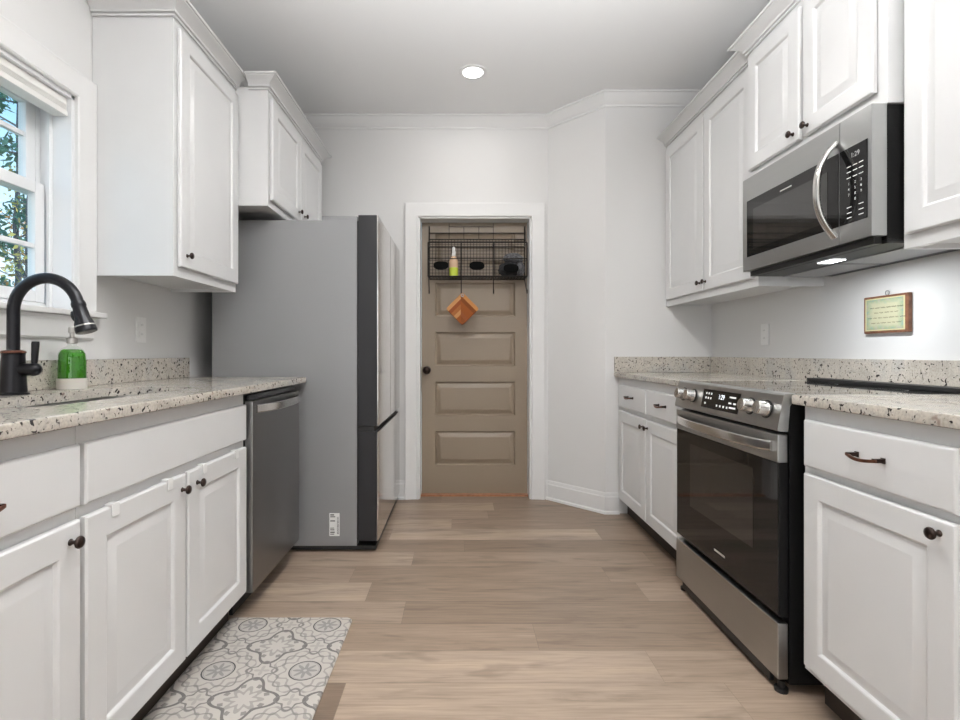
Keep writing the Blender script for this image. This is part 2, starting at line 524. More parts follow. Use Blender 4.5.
def rect(Mf, u0, u1, v0, v1, i, w): return [Mf(u0 + i, v0 + i, w), Mf(u1 - i, v0 + i, w), Mf(u1 - i, v1 - i, w), Mf(u0 + i, v1 - i, w)]

def panel_door(name, Mf, u0, u1, v0, v1, parent, m='cab', t=0.020, fr=0.068):
    b = B()
    prof = [(0.006, 0.0005), (0.006, 0.004), (0, 0.004), (0, t - 0.005), (0.004, t - 0.001), (0.008, t), (fr - 0.004, t), (fr, t - 0.002), (fr + 0.004, t - 0.0085),
            (fr + 0.011, t - 0.0085), (fr + 0.034, t - 0.0015), (fr + 0.038, t - 0.001)]
    b.loops([rect(Mf, u0, u1, v0, v1, i, w) for i, w in prof])
    return obj(name, b, m, parent, 25)

def slab_front(name, Mf, u0, u1, v0, v1, parent, m='cab', t=0.020):
    b = B()
    b.loops([rect(Mf, u0, u1, v0, v1, i, w) for i, w in [(0, 0), (0, t - 0.006), (0.003, t - 0.002), (0.008, t)]])
    return obj(name, b, m, parent, 25)

def knob(Mf, u, v, w, parent, name='knob', m='bronze', k=0.88):
    b = B()
    prof = [(0.0085, 0), (0.0085, 0.002), (0.0055, 0.005), (0.005, 0.013), (0.008, 0.017), (0.0145, 0.020), (0.0155, 0.024), (0.0130, 0.028), (0.006, 0.0305), (0.0008, 0.031)]
    b.lathe([(r * k, q * k) for r, q in prof], lambda a, c, d: Mf(u + a, v + c, w + d), 18)
    return obj(name, b, m, parent, 50)

def bar_pull(Mf, u, v, w, parent, L=0.10):
    p = obj('pull', B().strip([Mf(u - L / 2 + L * i / 12, v - 0.006 * math.sin(PI * i / 12), w + 0.024 + 0.008 * math.sin(PI * i / 12)) for i in range(13)], (0, 0, 1), 0.0042, 0.0035), 'copper', parent, 50)
    for s in (-1, 1):
        b = B()
        b.mbox(Mf, u + s * (L / 2 - 0.006) - 0.006, u + s * (L / 2 - 0.006) + 0.006, v - 0.007, v + 0.007, w, w + 0.004, 0.001)
        b.mbox(Mf, u + s * (L / 2 - 0.006) - 0.0045, u + s * (L / 2 - 0.006) + 0.0045, v - 0.005, v + 0.005, w + 0.004, w + 0.027, 0.001)
        obj('pull_foot', b, 'bronze', p, 50)
    return p

def sweep_profile(path, prof, closed_caps=True):
    """path: XY points, the profile goes out to the LEFT of travel; prof: (out, z)"""
    P2 = [Vector((p[0], p[1])) for p in path]
    n = len(P2)
    offs = []
    for i in range(n):
        ds = []
        if i > 0: ds.append((P2[i] - P2[i - 1]).normalized())
        if i < n - 1: ds.append((P2[i + 1] - P2[i]).normalized())
        ns = [Vector((-d.y, d.x)) for d in ds]
        if len(ns) == 1: offs.append(ns[0])
        else:
            mm = (ns[0] + ns[1]).normalized()
            offs.append(mm / max(0.2, mm.dot(ns[0])))
    rings = [[(P2[i].x + offs[i].x * o, P2[i].y + offs[i].y * o, z) for o, z in prof] for i in range(n)]
    b = B()
    b.loops(rings)
    return b

def text_mesh(b, s, Mf, u, v, w, size, flip=False, align='CENTER'):
    cu = bpy.data.curves.new('txt', 'FONT')
    cu.body = s; cu.size = size; cu.align_x = align; cu.align_y = 'CENTER'
    o = bpy.data.objects.new('txt', cu)
    COL.objects.link(o)
    dg = bpy.context.evaluated_depsgraph_get()
    dg.update()
    me = bpy.data.meshes.new_from_object(o.evaluated_get(dg))
    f = -1 if flip else 1
    vs = [b.bm.verts.new(Mf(u + f * q.co.x, v + q.co.y, w)) for q in me.vertices]
    for p in me.polygons:
        try: b.bm.faces.new([vs[i] for i in p.vertices])
        except ValueError: pass
    bpy.data.objects.remove(o); bpy.data.curves.remove(cu); bpy.data.meshes.remove(me)

# ------------------------------------------------------------------ the room
XL, XR, YB, YR = -1.46, 1.667, 3.78, -3.2
# floor of planks
fb = bmesh.new()
lay_uv = fb.loops.layers.uv.new('UVMap')
lay_c = fb.loops.layers.float_color.new('tone')
PWD, PLN = 0.183, 1.22
rows = {}
# plank joints read off the photo: row index -> (joint x, tones for planks left to right around it)
known = {-1: (-0.37, 0.18, 0.80), 0: (-0.56, 0.30, 0.84), 1: (0.282, 0.50, 0.42), 2: (-0.234, 0.66, 0.36), 3: (-0.41, 0.92, 0.40), 4: (0.70, 0.40, 0.45),
         5: (-0.246, 0.74, 0.50), 6: (0.02, 0.36, 0.30), 7: (0.81, 0.88, 0.45), 8: (-0.055, 0.80, 0.42), 9: (0.18, 0.55, 0.36)}
rnd = random.Random(3)
for k in range(-28, 13):
    y0 = 1.672 + PWD * k
    y1 = min(y0 + PWD, 4.0)
    if y0 >= 4.0: break
    if k in known: j, ta, tb = known[k]
    else: j, ta, tb = rnd.uniform(-0.6, 0.6), rnd.uniform(0.2, 0.8), rnd.uniform(0.2, 0.8)
    for i in range(-3, 3):
        x0, x1 = j + i * PLN, j + (i + 1) * PLN
        tn = ta if i == -1 else tb if i == 0 else rnd.uniform(0.25, 0.7)
        cx0, cx1 = max(x0, XL), min(x1, XR)
        if cx1 - cx0 < 0.002: continue
        vs = [fb.verts.new(p) for p in ((cx0, y0, 0), (cx1, y0, 0), (cx1, y1, 0), (cx0, y1, 0))]
        f = fb.faces.new(vs)
        q = rnd.random()
        for l, (uu, vv) in zip(f.loops, ((cx0 - x0, 0), (cx1 - x0, 0), (cx1 - x0, PWD), (cx0 - x0, PWD))):
            l[lay_uv].uv = (uu, vv)
            l[lay_c] = (tn, q, 0, 1)
struct('floor', fb, 'floor', smooth=0)
struct('ceiling', B().box(XL - 0.16, XR + 0.1, YR - 0.1, 4.1, ZC, ZC + 0.1), 'ceiling')

WY0, WY1, WZ0, WZ1 = 1.24, 1.96, 1.225, 2.035
XLO = XL - 0.16
b = B()
b.box(XLO, XL, YR, WY0, 0, ZC); b.box(XLO, XL, WY1, 4.1, 0, ZC)
b.box(XLO, XL, WY0, WY1, 0, WZ0); b.box(XLO, XL, WY0, WY1, WZ1, ZC)
struct('wall_left', b, 'wall', smooth=0)
struct('wall_right', B().box(XR, XR + 0.1, YR, 3.44, 0, ZC), 'wall')
struct('wall_rear', B().box(XL, XR, YR - 0.1, YR, 0, ZC), 'wall')
# back wall with the pantry doorway, the splayed piece and the jog behind the right cabinets
DX0, DX1, DZ = -0.307, 0.515, 2.058
b = B()
b.box(XL, DX0, YB, YB + 0.12, 0, ZC); b.box(DX1, 0.639, YB, YB + 0.12, 0, ZC); b.box(DX0, DX1, YB, YB + 0.12, DZ, ZC)
struct('wall_back', b, 'wall', smooth=0)
struct('wall_diagonal', B().prism([(0.639, 3.78), (0.962, 3.44), (1.045, 3.52), (0.72, 3.86)], lambda u, v, w: (u, v, w), 0, ZC), 'wall')
struct('wall_jog', B().box(0.962, XR + 0.1, 3.44, 3.54, 0, ZC), 'wall')

# crown moulding under the ceiling
crown = [(0, ZC - 0.001), (0, ZC - 0.082), (0.010, ZC - 0.082), (0.012, ZC - 0.070), (0.022, ZC - 0.064), (0.040, ZC - 0.040), (0.058, ZC - 0.022), (0.062, ZC - 0.014), (0.074, ZC - 0.012), (0.074, ZC - 0.001)]
struct('trim_1', sweep_profile([(XR, YR), (XR, 3.44), (0.962, 3.44), (0.639, YB), (XL, YB), (XL, YR)], crown), 'trim', smooth=25)
base = [(0, 0), (0, 0.138), (0.006, 0.138), (0.010, 0.128), (0.010, 0.116), (0.014, 0.110), (0.014, 0.02), (0.022, 0.014), (0.024, 0)]
struct('baseboard_right', sweep_profile([(1.05, 3.44), (0.962, 3.44), (0.639, YB), (0.620, YB)], base), 'trim', smooth=25)
struct('baseboard_back', sweep_profile([(-0.408, YB), (-0.52, YB)], base), 'trim', smooth=25)

# doorway casing
def casing(name, path, wdt, y, parent=None):
    """mitred casing swept in the XZ plane; path inner edge"""
    prof = [(0, 0), (0, 0.012), (0.006, 0.016), (0.012, 0.012), (0.050, 0.015), (0.070, 0.020), (wdt - 0.006, 0.024), (wdt, 0.022), (wdt, 0)]
    n = len(path); P2 = [Vector(p) for p in path]
    offs = []
    for i in range(n):
        ds = []
        if i > 0: ds.append((P2[i] - P2[i - 1]).normalized())
        if i < n - 1: ds.append((P2[i + 1] - P2[i]).normalized())
        ns = [Vector((-d.y, d.x)) for d in ds]
        if len(ns) == 1: offs.append(ns[0])
        else:
            mm = (ns[0] + ns[1]).normalized(); offs.append(mm / mm.dot(ns[0]))
    return [[(P2[i] + offs[i] * o, q) for o, q in prof] for i in range(n)]
rings = casing('x', [(DX0, 0), (DX0, DZ), (DX1, DZ), (DX1, 0)], 0.098, YB)
b = B(); b.loops([[(p.x, YB - q, p.y) for p, q in r] for r in rings])
struct('trim_2', b, 'trim', smooth=20)
b = B()
b.box(DX0 - 0.001, DX0 + 0.012, YB - 0.005, YB + 0.12, 0, DZ); b.box(DX1 - 0.012, DX1 + 0.001, YB - 0.005, YB + 0.12, 0, DZ)
b.box(DX0, DX1, YB - 0.005, YB + 0.12, DZ - 0.012, DZ + 0.001)
struct('trim_3', b, 'trim', smooth=0)
struct('trim_4', B().box(DX0 + 0.012, DX1 - 0.012, YB + 0.06, YB + 0.12, 0.0, 0.012, 0.003), 'threshold')

# pantry door, five raised panels
DY = 3.885
MB = faceB(DY)
d0, d1, dz0, dz1 = DX0 + 0.014, DX1 - 0.014, 0.014, 2.043
pu0, pu1 = -0.190, 0.410
pans = [(0.223 + 0.372 * i, 0.478 + 0.372 * i) for i in range(5)]
b = B()
bm = b.bm
vs_u = [d0, pu0, pu1, d1]
def quad(u0, u1, v0, v1, w=0): bm.faces.new([bm.verts.new(MB(u, v, w)) for u, v in ((u0, v0), (u1, v0), (u1, v1), (u0, v1))])
zz = [dz0] + [z for p in pans for z in p] + [dz1]
for i in range(len(zz) - 1):
    for k in range(3):
        if i % 2 == 1 and k == 1: continue
        quad(vs_u[k], vs_u[k + 1], zz[i], zz[i + 1])
for v0, v1 in pans:
    b.loops([rect(MB, pu0, pu1, v0, v1, i, w) for i, w in [(0, 0), (0.004, -0.004), (0.010, -0.015), (0.017, -0.015), (0.044, -0.003), (0.048, -0.002)]], cap0=False)
bm.faces.new([bm.verts.new(MB(u, v, -0.035)) for u, v in ((d0, dz0), (d0, dz1), (d1, dz1), (d1, dz0))])
for a, c in (((d0, dz0), (d1, dz0)), ((d1, dz0), (d1, dz1)), ((d1, dz1), (d0, dz1)), ((d0, dz1), (d0, dz0))):
    bm.faces.new([bm.verts.new(p) for p in (MB(*a, 0), MB(*c, 0), MB(*c, -0.035), MB(*a, -0.035))])
door = struct('door_1', b, 'door', smooth=20)
b = B()
b.lathe([(0.030, 0), (0.030, 0.004), (0.012, 0.010), (0.011, 0.030), (0.022, 0.038), (0.029, 0.050), (0.028, 0.062), (0.018, 0.070), (0.001, 0.072)], lambda a, c, d: MB(-0.252 + a, 0.937 + c, d), 24)
obj('door_knob', b, 'bronze', door, 50)

# window over the sink
MWf = faceL(XL)
b = B()
b.box(XLO, XL - 0.001, WY0 - 0.0, WY0 + 0.014, WZ0, WZ1); b.box(XLO, XL - 0.001, WY1 - 0.014, WY1, WZ0, WZ1)
b.box(XLO, XL - 0.001, WY0, WY1, WZ1 - 0.014, WZ1); b.box(XLO, XL - 0.09, WY0, WY1, WZ0, WZ0 + 0.025)
b.box(XLO + 0.01, XL - 0.118, WY1 - 0.035, WY1 - 0.014, WZ0, WZ1 - 0.014, 0.003); b.box(XLO + 0.01, XL - 0.118, WY0 + 0.014, WY0 + 0.035, WZ0, WZ1 - 0.014, 0.003)
b.box(XL - 0.085, XL - 0.072, WY1 - 0.030, WY1 - 0.014, WZ0, WZ1 - 0.014, 0.002); b.box(XL - 0.085, XL - 0.072, WY0 + 0.014, WY0 + 0.030, WZ0, WZ1 - 0.014, 0.002)
win = struct('window_1', b, 'vinyl')
def sash(name, x0, x1, z0, z1, zm):
    y0, y1 = WY0 + 0.034, WY1 - 0.034
    st = 0.042
    b = B()
    b.box(x0, x1, y0, y0 + st, z0, z1, 0.003); b.box(x0, x1, y1 - st, y1, z0, z1, 0.003)
    b.box(x0, x1, y0 + st, y1 - st, z0, z0 + 0.042, 0.003); b.box(x0, x1, y0 + st, y1 - st, z1 - 0.042, z1, 0.003)
    s = obj(name, b, 'vinyl', win, 0)
    xm = (x0 + x1) / 2
    q = B(); q.box(xm - 0.010, xm + 0.010, y0 + st, y1 - st, zm - 0.009, zm + 0.009, 0.003); q.box(xm - 0.010, xm + 0.010, (y0 + y1) / 2 - 0.009, (y0 + y1) / 2 + 0.009, z0 + 0.042, z1 - 0.042, 0.003)
    obj('muntin', q, 'vinyl', s)
    obj('pane', B().box(xm - 0.003, xm + 0.003, y0 + st - 0.004, y1 - st + 0.004, z0 + 0.038, z1 - 0.038), 'pane', s)
sash('lower_sash', XL - 0.115, XL - 0.086, WZ0 + 0.026, 1.690, 1.455)
sash('upper_sash', XL - 0.150, XL - 0.120, 1.650, WZ1 - 0.015, 1.862)
prof = [(0, 0), (0, 0.012), (0.006, 0.016), (0.012, 0.012), (0.050, 0.015), (0.068, 0.020), (0.082, 0.023), (0.090, 0.021), (0.090, 0)]
rings = casing('x', [(WY0, WZ0), (WY0, WZ1), (WY1, WZ1), (WY1, WZ0)], 0.090, 0)
b = B(); b.loops([[(XL + q, p.x, p.y) for p, q in r] for r in rings])
obj('casing', b, 'trim', win, 20)
obj('stool', B().box(XL - 0.085, XL + 0.042, WY0 - 0.115, WY1 + 0.125, WZ0 - 0.022, WZ0 - 0.001, 0.005, 3), 'trim', win)
b = B()
ap = [(0, 0), (0, -0.085), (0.008, -0.085), (0.014, -0.078), (0.012, -0.06), (0.020, -0.02), (0.024, -0.012), (0.024, 0)]
b.loops([[(XL + q, y, WZ0 - 0.023 + z) for q, z in ap] for y in (WY0 - 0.085, WY1 + 0.085)])
obj('apron', b, 'trim', win, 20)

bl = thing('window_blind', 'raised white slatted blind bunched at the top of the window', 'blind', (XL - 0.03, 1.6, 1.955))
obj('headrail', B().box(XL - 0.062, XL - 0.016, WY0 + 0.017, WY1 - 0.017, 1.995, 2.020, 0.002), 'blind', bl)
for i in range(5):
    z = 1.971 + i * 0.005
    obj('slat', B().box(XL - 0.065, XL - 0.014, WY0 + 0.019, WY1 - 0.019, z, z + 0.0035, 0.001), 'blind', bl)
obj('bottom_rail', B().box(XL - 0.066, XL - 0.012, WY0 + 0.018, WY1 - 0.018, 1.952, 1.9705, 0.003), 'blind', bl)

# ------------------------------------------------------------------ outside: lawn and trees
b = B(); b.box(-60, XLO - 0.05, -30, 60, -0.6, -0.5)
struct('ground', b, 'ground')
def tree(name, label, x, y, ht, tr, blobs, leaf, n, lsz, seed, lean=0.0, branches=10, group=None):
    rg = random.Random(seed)
    t = thing(name, label, 'tree', (x, y, -0.5), group)
    b = B()
    pts = [(x + lean * (i / 8) ** 2 + rg.uniform(-0.03, 0.03), y + rg.uniform(-0.03, 0.03), -0.5 + ht * i / 8) for i in range(9)]
    b.tube(pts, [tr * (1 - 0.75 * i / 8) for i in range(9)], 8)
    ends = []
    for i in range(branches):
        f = rg.uniform(0.25, 0.95)
        k = min(7, int(f * 8)); p0 = Vector(pts[k]).lerp(Vector(pts[k + 1]), f * 8 - k)
        an = rg.uniform(0, 2 * PI); L = rg.uniform(0.4, 1.0) * blobs * (1.1 - 0.6 * f)
        p1 = p0 + Vector((math.cos(an) * L, math.sin(an) * L, L * rg.uniform(0.1, 0.6)))
        pm = p0.lerp(p1, 0.5) + Vector((0, 0, -0.06 * L))
        b.tube([p0, pm, p1], [tr * 0.28, tr * 0.18, tr * 0.06], 5)
        ends += [pm.lerp(p1, q) for q in (0.3, 0.65, 1.0)]
        for _ in range(3):
            a3 = rg.uniform(0, 2 * PI); L2 = L * 0.45
            e = p1.lerp(pm, rg.random()) ; e2 = e + Vector((math.cos(a3) * L2, math.sin(a3) * L2, L2 * rg.uniform(-0.1, 0.7)))
            b.tube([e, e2], [tr * 0.08, tr * 0.03], 4)
            ends.append(e2)
    obj('trunk', b, 'bark', t)
    bm = bmesh.new()
    for i in range(n):
        c = rg.choice(ends) + Vector((rg.gauss(0, 1), rg.gauss(0, 1), rg.gauss(0, 0.7))) * blobs * 0.13
        a, e = Vector((rg.gauss(0, 1), rg.gauss(0, 1), rg.gauss(0, 1))).normalized(), Vector((rg.gauss(0, 1), rg.gauss(0, 1), rg.gauss(0, 1))).normalized()
        s1, s2 = lsz * rg.uniform(0.6, 1.4), lsz * rg.uniform(0.3, 0.7)
        bm.faces.new([bm.verts.new(c + q) for q in (-a * s1, e * s2, a * s1, -e * s2)])
    me_o = obj('foliage', bm, leaf, t, 0)
    return t
tree('pine_tree', 'tall dark green pine with bare lower trunk outside the window', -10.27, 12.0, 9.0, 0.085, 1.5, 'needles', 1300, 0.10, 1, 0.05, 22, 'pines outside the window')
tree('pine_tree', 'second pine behind the tall pine outside the window, its crown lower', -19.5, 23.4, 8.4, 0.10, 1.9, 'needles', 1500, 0.13, 5, -0.2, 22, 'pines outside the window')
tree('maple_tree', 'orange autumn tree behind the pines, low in the window', -14.9, 17.8, 6.2, 0.06, 1.7, 'leaf_orange', 1000, 0.075, 2, 0.1, 26)
tree('birch_tree', 'yellow green tree low in the window, nearest the sill', -7.35, 8.7, 4.6, 0.05, 1.2, 'leaf_yellow', 700, 0.05, 3, 0.1, 26)

# ------------------------------------------------------------------ left run of base cabinets
CT, CB = 0.938, 0.907        # countertop top, bottom
KZ = 0.108
XF = -0.865                  # face frame plane, left
ML = faceL(XF)
def base_body(side, y0, y1, parent, stile0=0.04, stile1=0.04):
    """open box with face frame and recessed toe kick"""
    b = B()
    if side == 'L': xb, xf, k = XL + 0.012, XF, -0.06
    else: xb, xf, k = XR - 0.012, 1.048, 0.06
    s = 1 if side == 'L' else -1
    def bx(xa, xc, *r, **kw): b.box(min(xa, xc), max(xa, xc), *r, **kw)
    bx(xb, xf - s * 0.02, y0, y0 + 0.016, KZ, CB - 0.001); bx(xb, xf - s * 0.02, y1 - 0.016, y1, KZ, CB - 0.001)
    bx(xb, xf - s * 0.02, y0, y1, KZ, KZ + 0.016); bx(xb, xb + s * 0.006, y0, y1, KZ, CB - 0.001)
    bx(xf - s * 0.02, xf, y0, y1, KZ, CB - 0.001)
    o = obj('body', b, 'cab', parent, 0)
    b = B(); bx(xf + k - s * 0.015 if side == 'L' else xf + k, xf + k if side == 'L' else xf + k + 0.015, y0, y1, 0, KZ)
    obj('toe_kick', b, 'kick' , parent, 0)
    return o
# nearest unit
t = thing('base_cabinet', 'white base cabinet at left, nearest, drawer over one raised-panel door', 'cabinet', (-1.16, 0.885, 0))
base_body('L', 0.63, 1.163, t)
dr = slab_front('drawer', ML, 0.65, 1.156, 0.722, 0.861, t)
bar_pull(ML, 0.882, 0.790, 0.020, dr)
do = panel_door('door', ML, 0.65, 1.156, 0.12, 0.694, t)
knob(ML, 1.122, 0.655, 0.020, do)
# sink unit
t = thing('sink_base_cabinet', 'white sink base cabinet with two doors under a wide plain front', 'cabinet', (-1.16, 1.6, 0))
base_body('L', 1.165, 2.062, t)
slab_front('false_front', ML, 1.172, 2.050, 0.722, 0.861, t)
for y0, y1, ky in ((1.172, 1.598, 1.572), (1.612, 2.050, 1.662)):
    do = panel_door('door', ML, y0, y1, 0.12, 0.694, t)
    knob(ML, ky, 0.650, 0.020, do)
    for fy in (0.22, 0.78):
        yy = y0 + (y1 - y0) * fy
        q = B()
        q.mbox(ML, yy - 0.013, yy + 0.013, 0.668, 0.700, 0.0205, 0.024, 0.002); q.mbox(ML, yy - 0.013, yy + 0.013, 0.6945, 0.699, 0.001, 0.022, 0.001)
        obj('child_latch', q, 'plastic_white', do)

# dishwasher
t = thing('dishwasher', 'stainless dishwasher under the end of the left counter', 'dishwasher', (-1.14, 2.365, 0))
Y0, Y1 = 2.070, 2.664
XD = -0.862
MD = faceL(XD)
obj('tub', B().box(XL + 0.03, XD - 0.004, Y0 + 0.006, Y1 - 0.006, 0.10, 0.895), 'black', t, 0)
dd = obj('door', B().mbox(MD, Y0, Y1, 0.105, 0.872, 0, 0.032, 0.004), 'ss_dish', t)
obj('control_strip', B().mbox(MD, Y0 + 0.01, Y1 - 0.01, 0.874, 0.896, -0.002, 0.012, 0.002), 'glass_black', t)
n = 16
pts = [(XD + 0.034 + 0.042 * (1 - abs(2 * i / n - 1) ** 3.0), Y0 + 0.035 + (Y1 - Y0 - 0.07) * i / n, 0.838) for i in range(n + 1)]
obj('handle', B().strip(pts, (0, 0, 1), 0.017, 0.006), 'ss_bright', dd, 50)
obj('toe_panel', B().box(-0.93, -0.915, Y0 + 0.01, Y1 - 0.01, 0.012, 0.104), 'black', t, 0)
b = B()
for yy in (Y0 + 0.05, Y1 - 0.05):
    b = B(); b.lathe([(0.018, 0), (0.018, 0.01), (0.008, 0.014), (0.008, 0.1)], lambda a, c, d, yy=yy: (-1.0 + a, yy + c, d), 12)
    obj('foot', b, 'black', t)

# countertop with the sink cut-out
SX0, SX1, SY0, SY1, SR = -1.285, -0.975, 1.20, 1.945, 0.09
def rrect(x0, x1, y0, y1, r, n=6):
    out = []
    for cx, cy, a0 in ((x1 - r, y1 - r, 0), (x0 + r, y1 - r, 90), (x0 + r, y0 + r, 180), (x1 - r, y0 + r, 270)):
        out += [(cx + r * math.cos(R(a0 + 90 * i / n)), cy + r * math.sin(R(a0 + 90 * i / n))) for i in range(n + 1)]
    return out
def slab(outer, hole, z0, z1, bev):
    bm = bmesh.new()
    def ring(pts, z):
        vs = [bm.verts.new((x, y, z)) for x, y in pts]
        return vs, [bm.edges.new((vs[i], vs[(i + 1) % len(vs)])) for i in range(len(vs))]
    def inset(pts, d):
        n = len(pts); out = []
        for i in range(n):
            p, a, c = Vector(pts[i]), Vector(pts[i - 1]), Vector(pts[(i + 1) % n])
            d1, d2 = (p - a).normalized(), (c - p).normalized()
            n1, n2 = Vector((-d1.y, d1.x)), Vector((-d2.y, d2.x))
            q = (n1 + n2).normalized(); out.append(tuple(p + q * (d / max(0.3, q.dot(n1)))))
        return out
    for z, flip in ((z0, True), (z1, False)):
        es = ring(inset(outer, bev), z)[1]
        if hole: es = es + ring(hole, z)[1]
        bmesh.ops.triangle_fill(bm, edges=es, use_beauty=True)
    def wall_(a, za, c, zc):
        n = len(a)
        for i in range(n):
            j = (i + 1) % n
            bm.faces.new([bm.verts.new(p) for p in ((*a[i], za), (*a[j], za), (*c[j], zc), (*c[i], zc))])
    ins = inset(outer, bev)
    k2 = inset(outer, bev * 0.3)
    wall_(ins, z0, k2, z0 + bev * 0.3); wall_(k2, z0 + bev * 0.3, outer, z0 + bev)
    wall_(outer, z0 + bev, outer, z1 - bev); wall_(outer, z1 - bev, k2, z1 - bev * 0.3); wall_(k2, z1 - bev * 0.3, ins, z1)
    if hole: wall_(hole, z0, hole, z1)
    bmesh.ops.remove_doubles(bm, verts=bm.verts, dist=1e-5)
    return bm
t = thing('countertop', 'speckled granite countertop of the left run with a sink cut-out', 'countertop', (-1.14, 1.69, CB))
obj('slab', slab([(XL + 0.002, 0.63), (-0.82, 0.63), (-0.82, 2.752), (XL + 0.002, 2.752)], rrect(SX0, SX1, SY0, SY1, SR), CB, CT, 0.006), 'granite', t)
obj('backsplash', B().box(XL + 0.002, XL + 0.022, 0.63, 2.750, CT + 0.0005, CT + 0.102, 0.002), 'granite', t)
# sink
t = thing('sink', 'undermount stainless sink set below the left granite counter', 'sink', (-1.13, 1.57, 0.72))
b = B()
rings = []
for z, d, r in ((CB - 0.001, 0.012, SR + 0.01), (CB - 0.003, 0.012, SR + 0.01), (CB - 0.003, -0.003, SR), (0.74, -0.010, SR - 0.005), (0.722, -0.022, SR - 0.01), (0.715, -0.05, SR - 0.03)):
    rings.append([(x, y, z) for x, y in rrect(SX0 - d, SX1 + d, SY0 - d, SY1 + d, r)])
b.loops(rings, cap0=False)
obj('basin', b, 'sink', t)
b = B(); b.lathe([(0.042, 0), (0.042, 0.003), (0.030, 0.003), (0.026, 0.001)], lambda a, c, d: (-1.14 + a, 1.57 + c, 0.7155 + d), 20)
obj('drain', b, 'ss_bright', t)
# faucet
FX, FY = -1.362, 1.578
t = thing('faucet', 'black bronze gooseneck faucet with pull-down spray head behind the sink', 'faucet', (FX, FY, CT))
LF = lambda a, c, d: (FX + a, FY + c, CT + d)
obj('base', B().lathe([(0.040, 0.0005), (0.040, 0.005), (0.0345, 0.008), (0.0335, 0.03), (0.029, 0.118), (0.0295, 0.124), (0.031, 0.127), (0.030, 0.133), (0.020, 0.136)], LF, 28), 'faucet', t, 40)
obj('collar', B().lathe([(0.0305, 0.126), (0.0315, 0.128), (0.0315, 0.131), (0.028, 0.1345)], LF, 28), 'copper', t, 40)
ar = 0.100
pts = [LF(0, 0, 0.13), LF(0, 0, 0.19), LF(0, 0, 0.255)]
for i in range(1, 21):
    an = PI - (PI - R(14)) * i / 20
    pts.append(LF(ar + ar * math.cos(an), 0, 0.255 + ar * math.sin(an)))
obj('neck', B().tube(pts, 0.0165, 16), 'faucet', t, 50)
e = Vector(pts[-1]); dv = (e - Vector(pts[-2])).normalized(); dv = Vector((0.30, 0, -1)).normalized()
sd = Vector((0, 1, 0)); ud = dv.cross(sd)
HMf = lambda a, c, d: tuple(e + sd * a + ud * c + dv * d)
hd = obj('spray_head', B().lathe([(0.017, -0.006), (0.0195, 0.002), (0.0195, 0.010), (0.018, 0.014), (0.021, 0.050), (0.026, 0.064), (0.029, 0.086), (0.028, 0.092), (0.022, 0.094)], HMf, 24), 'faucet', t, 40)
obj('spray_ring', B().lathe([(0.0276, 0.071), (0.0282, 0.072), (0.0285, 0.074), (0.0276, 0.075)], HMf, 24), 'pump', hd)
obj('spray_button', B().lathe([(0.008, 0.015), (0.008, 0.026), (0.005, 0.029), (0.001, 0.0295)], lambda a, c, d: tuple(e + dv * (0.035 + c * 2.0) - ud * 0.001 + (ud * -1 if ud.x > 0 else ud) * (d) + sd * a), 14), 'black', hd)
b = B(); b.lathe([(0.019, 0.020), (0.019, 0.058), (0.021, 0.062), (0.018, 0.074), (0.009, 0.082), (0.001, 0.083)], lambda a, c, d: (FX + d, FY + a, CT + 0.077 + c), 20)
lv = obj('handle', b, 'faucet', t, 45)
obj('lever', B().lathe([(0.0075, 0.086), (0.0075, 0.096), (0.0085, 0.10), (0.0105, 0.155), (0.0095, 0.162), (0.002, 0.163)], lambda a, c, d: (FX + 0.064 + a + (d - 0.09) * 0.05, FY + c, CT + d), 16), 'faucet', lv, 45)
# soap
PX, PY = -1.372, 1.83
LS = lambda a, c, d: (PX + 0.86 * a, PY + 0.86 * c, CT + d)
t = thing('soap_dispenser', 'clear bottle of green soap with nickel pump beside the faucet', 'soap dispenser', (PX, PY, CT))
obj('bottle', B().lathe([(0.048, 0.0005), (0.0505, 0.004), (0.0505, 0.034), (0.0495, 0.100), (0.047, 0.126), (0.038, 0.140), (0.022, 0.150), (0.016, 0.154), (0.016, 0.166)], LS, 28), 'clear', t, 40)
obj('liquid', B().lathe([(0.046, 0.003), (0.048, 0.007), (0.048, 0.034), (0.047, 0.100), (0.0445, 0.124), (0.037, 0.136), (0.030, 0.140)], LS, 28), 'soap', t, 40)
obj('label_band', B().loops([[LS(r * math.cos(2 * PI * i / 28), r * math.sin(2 * PI * i / 28), z) for i in range(28)] for r, z in ((0.0508, 0.0008), (0.0515, 0.002), (0.0515, 0.037), (0.0508, 0.038))], False, False), 'band', t, 40)
b = B(); b.lathe([(0.018, 0.160), (0.019, 0.163), (0.019, 0.178), (0.014, 0.182), (0.0085, 0.184), (0.0085, 0.196), (0.0135, 0.199), (0.0135, 0.216), (0.011, 0.219), (0.002, 0.220)], LS, 20)
pm = obj('pump', b, 'pump', t, 40)
obj('nozzle', B().tube([LS(0.006, 0, 0.208), LS(0.035, 0, 0.208), LS(0.045, 0, 0.203)], [0.006, 0.0055, 0.0045], 10), 'pump', pm)

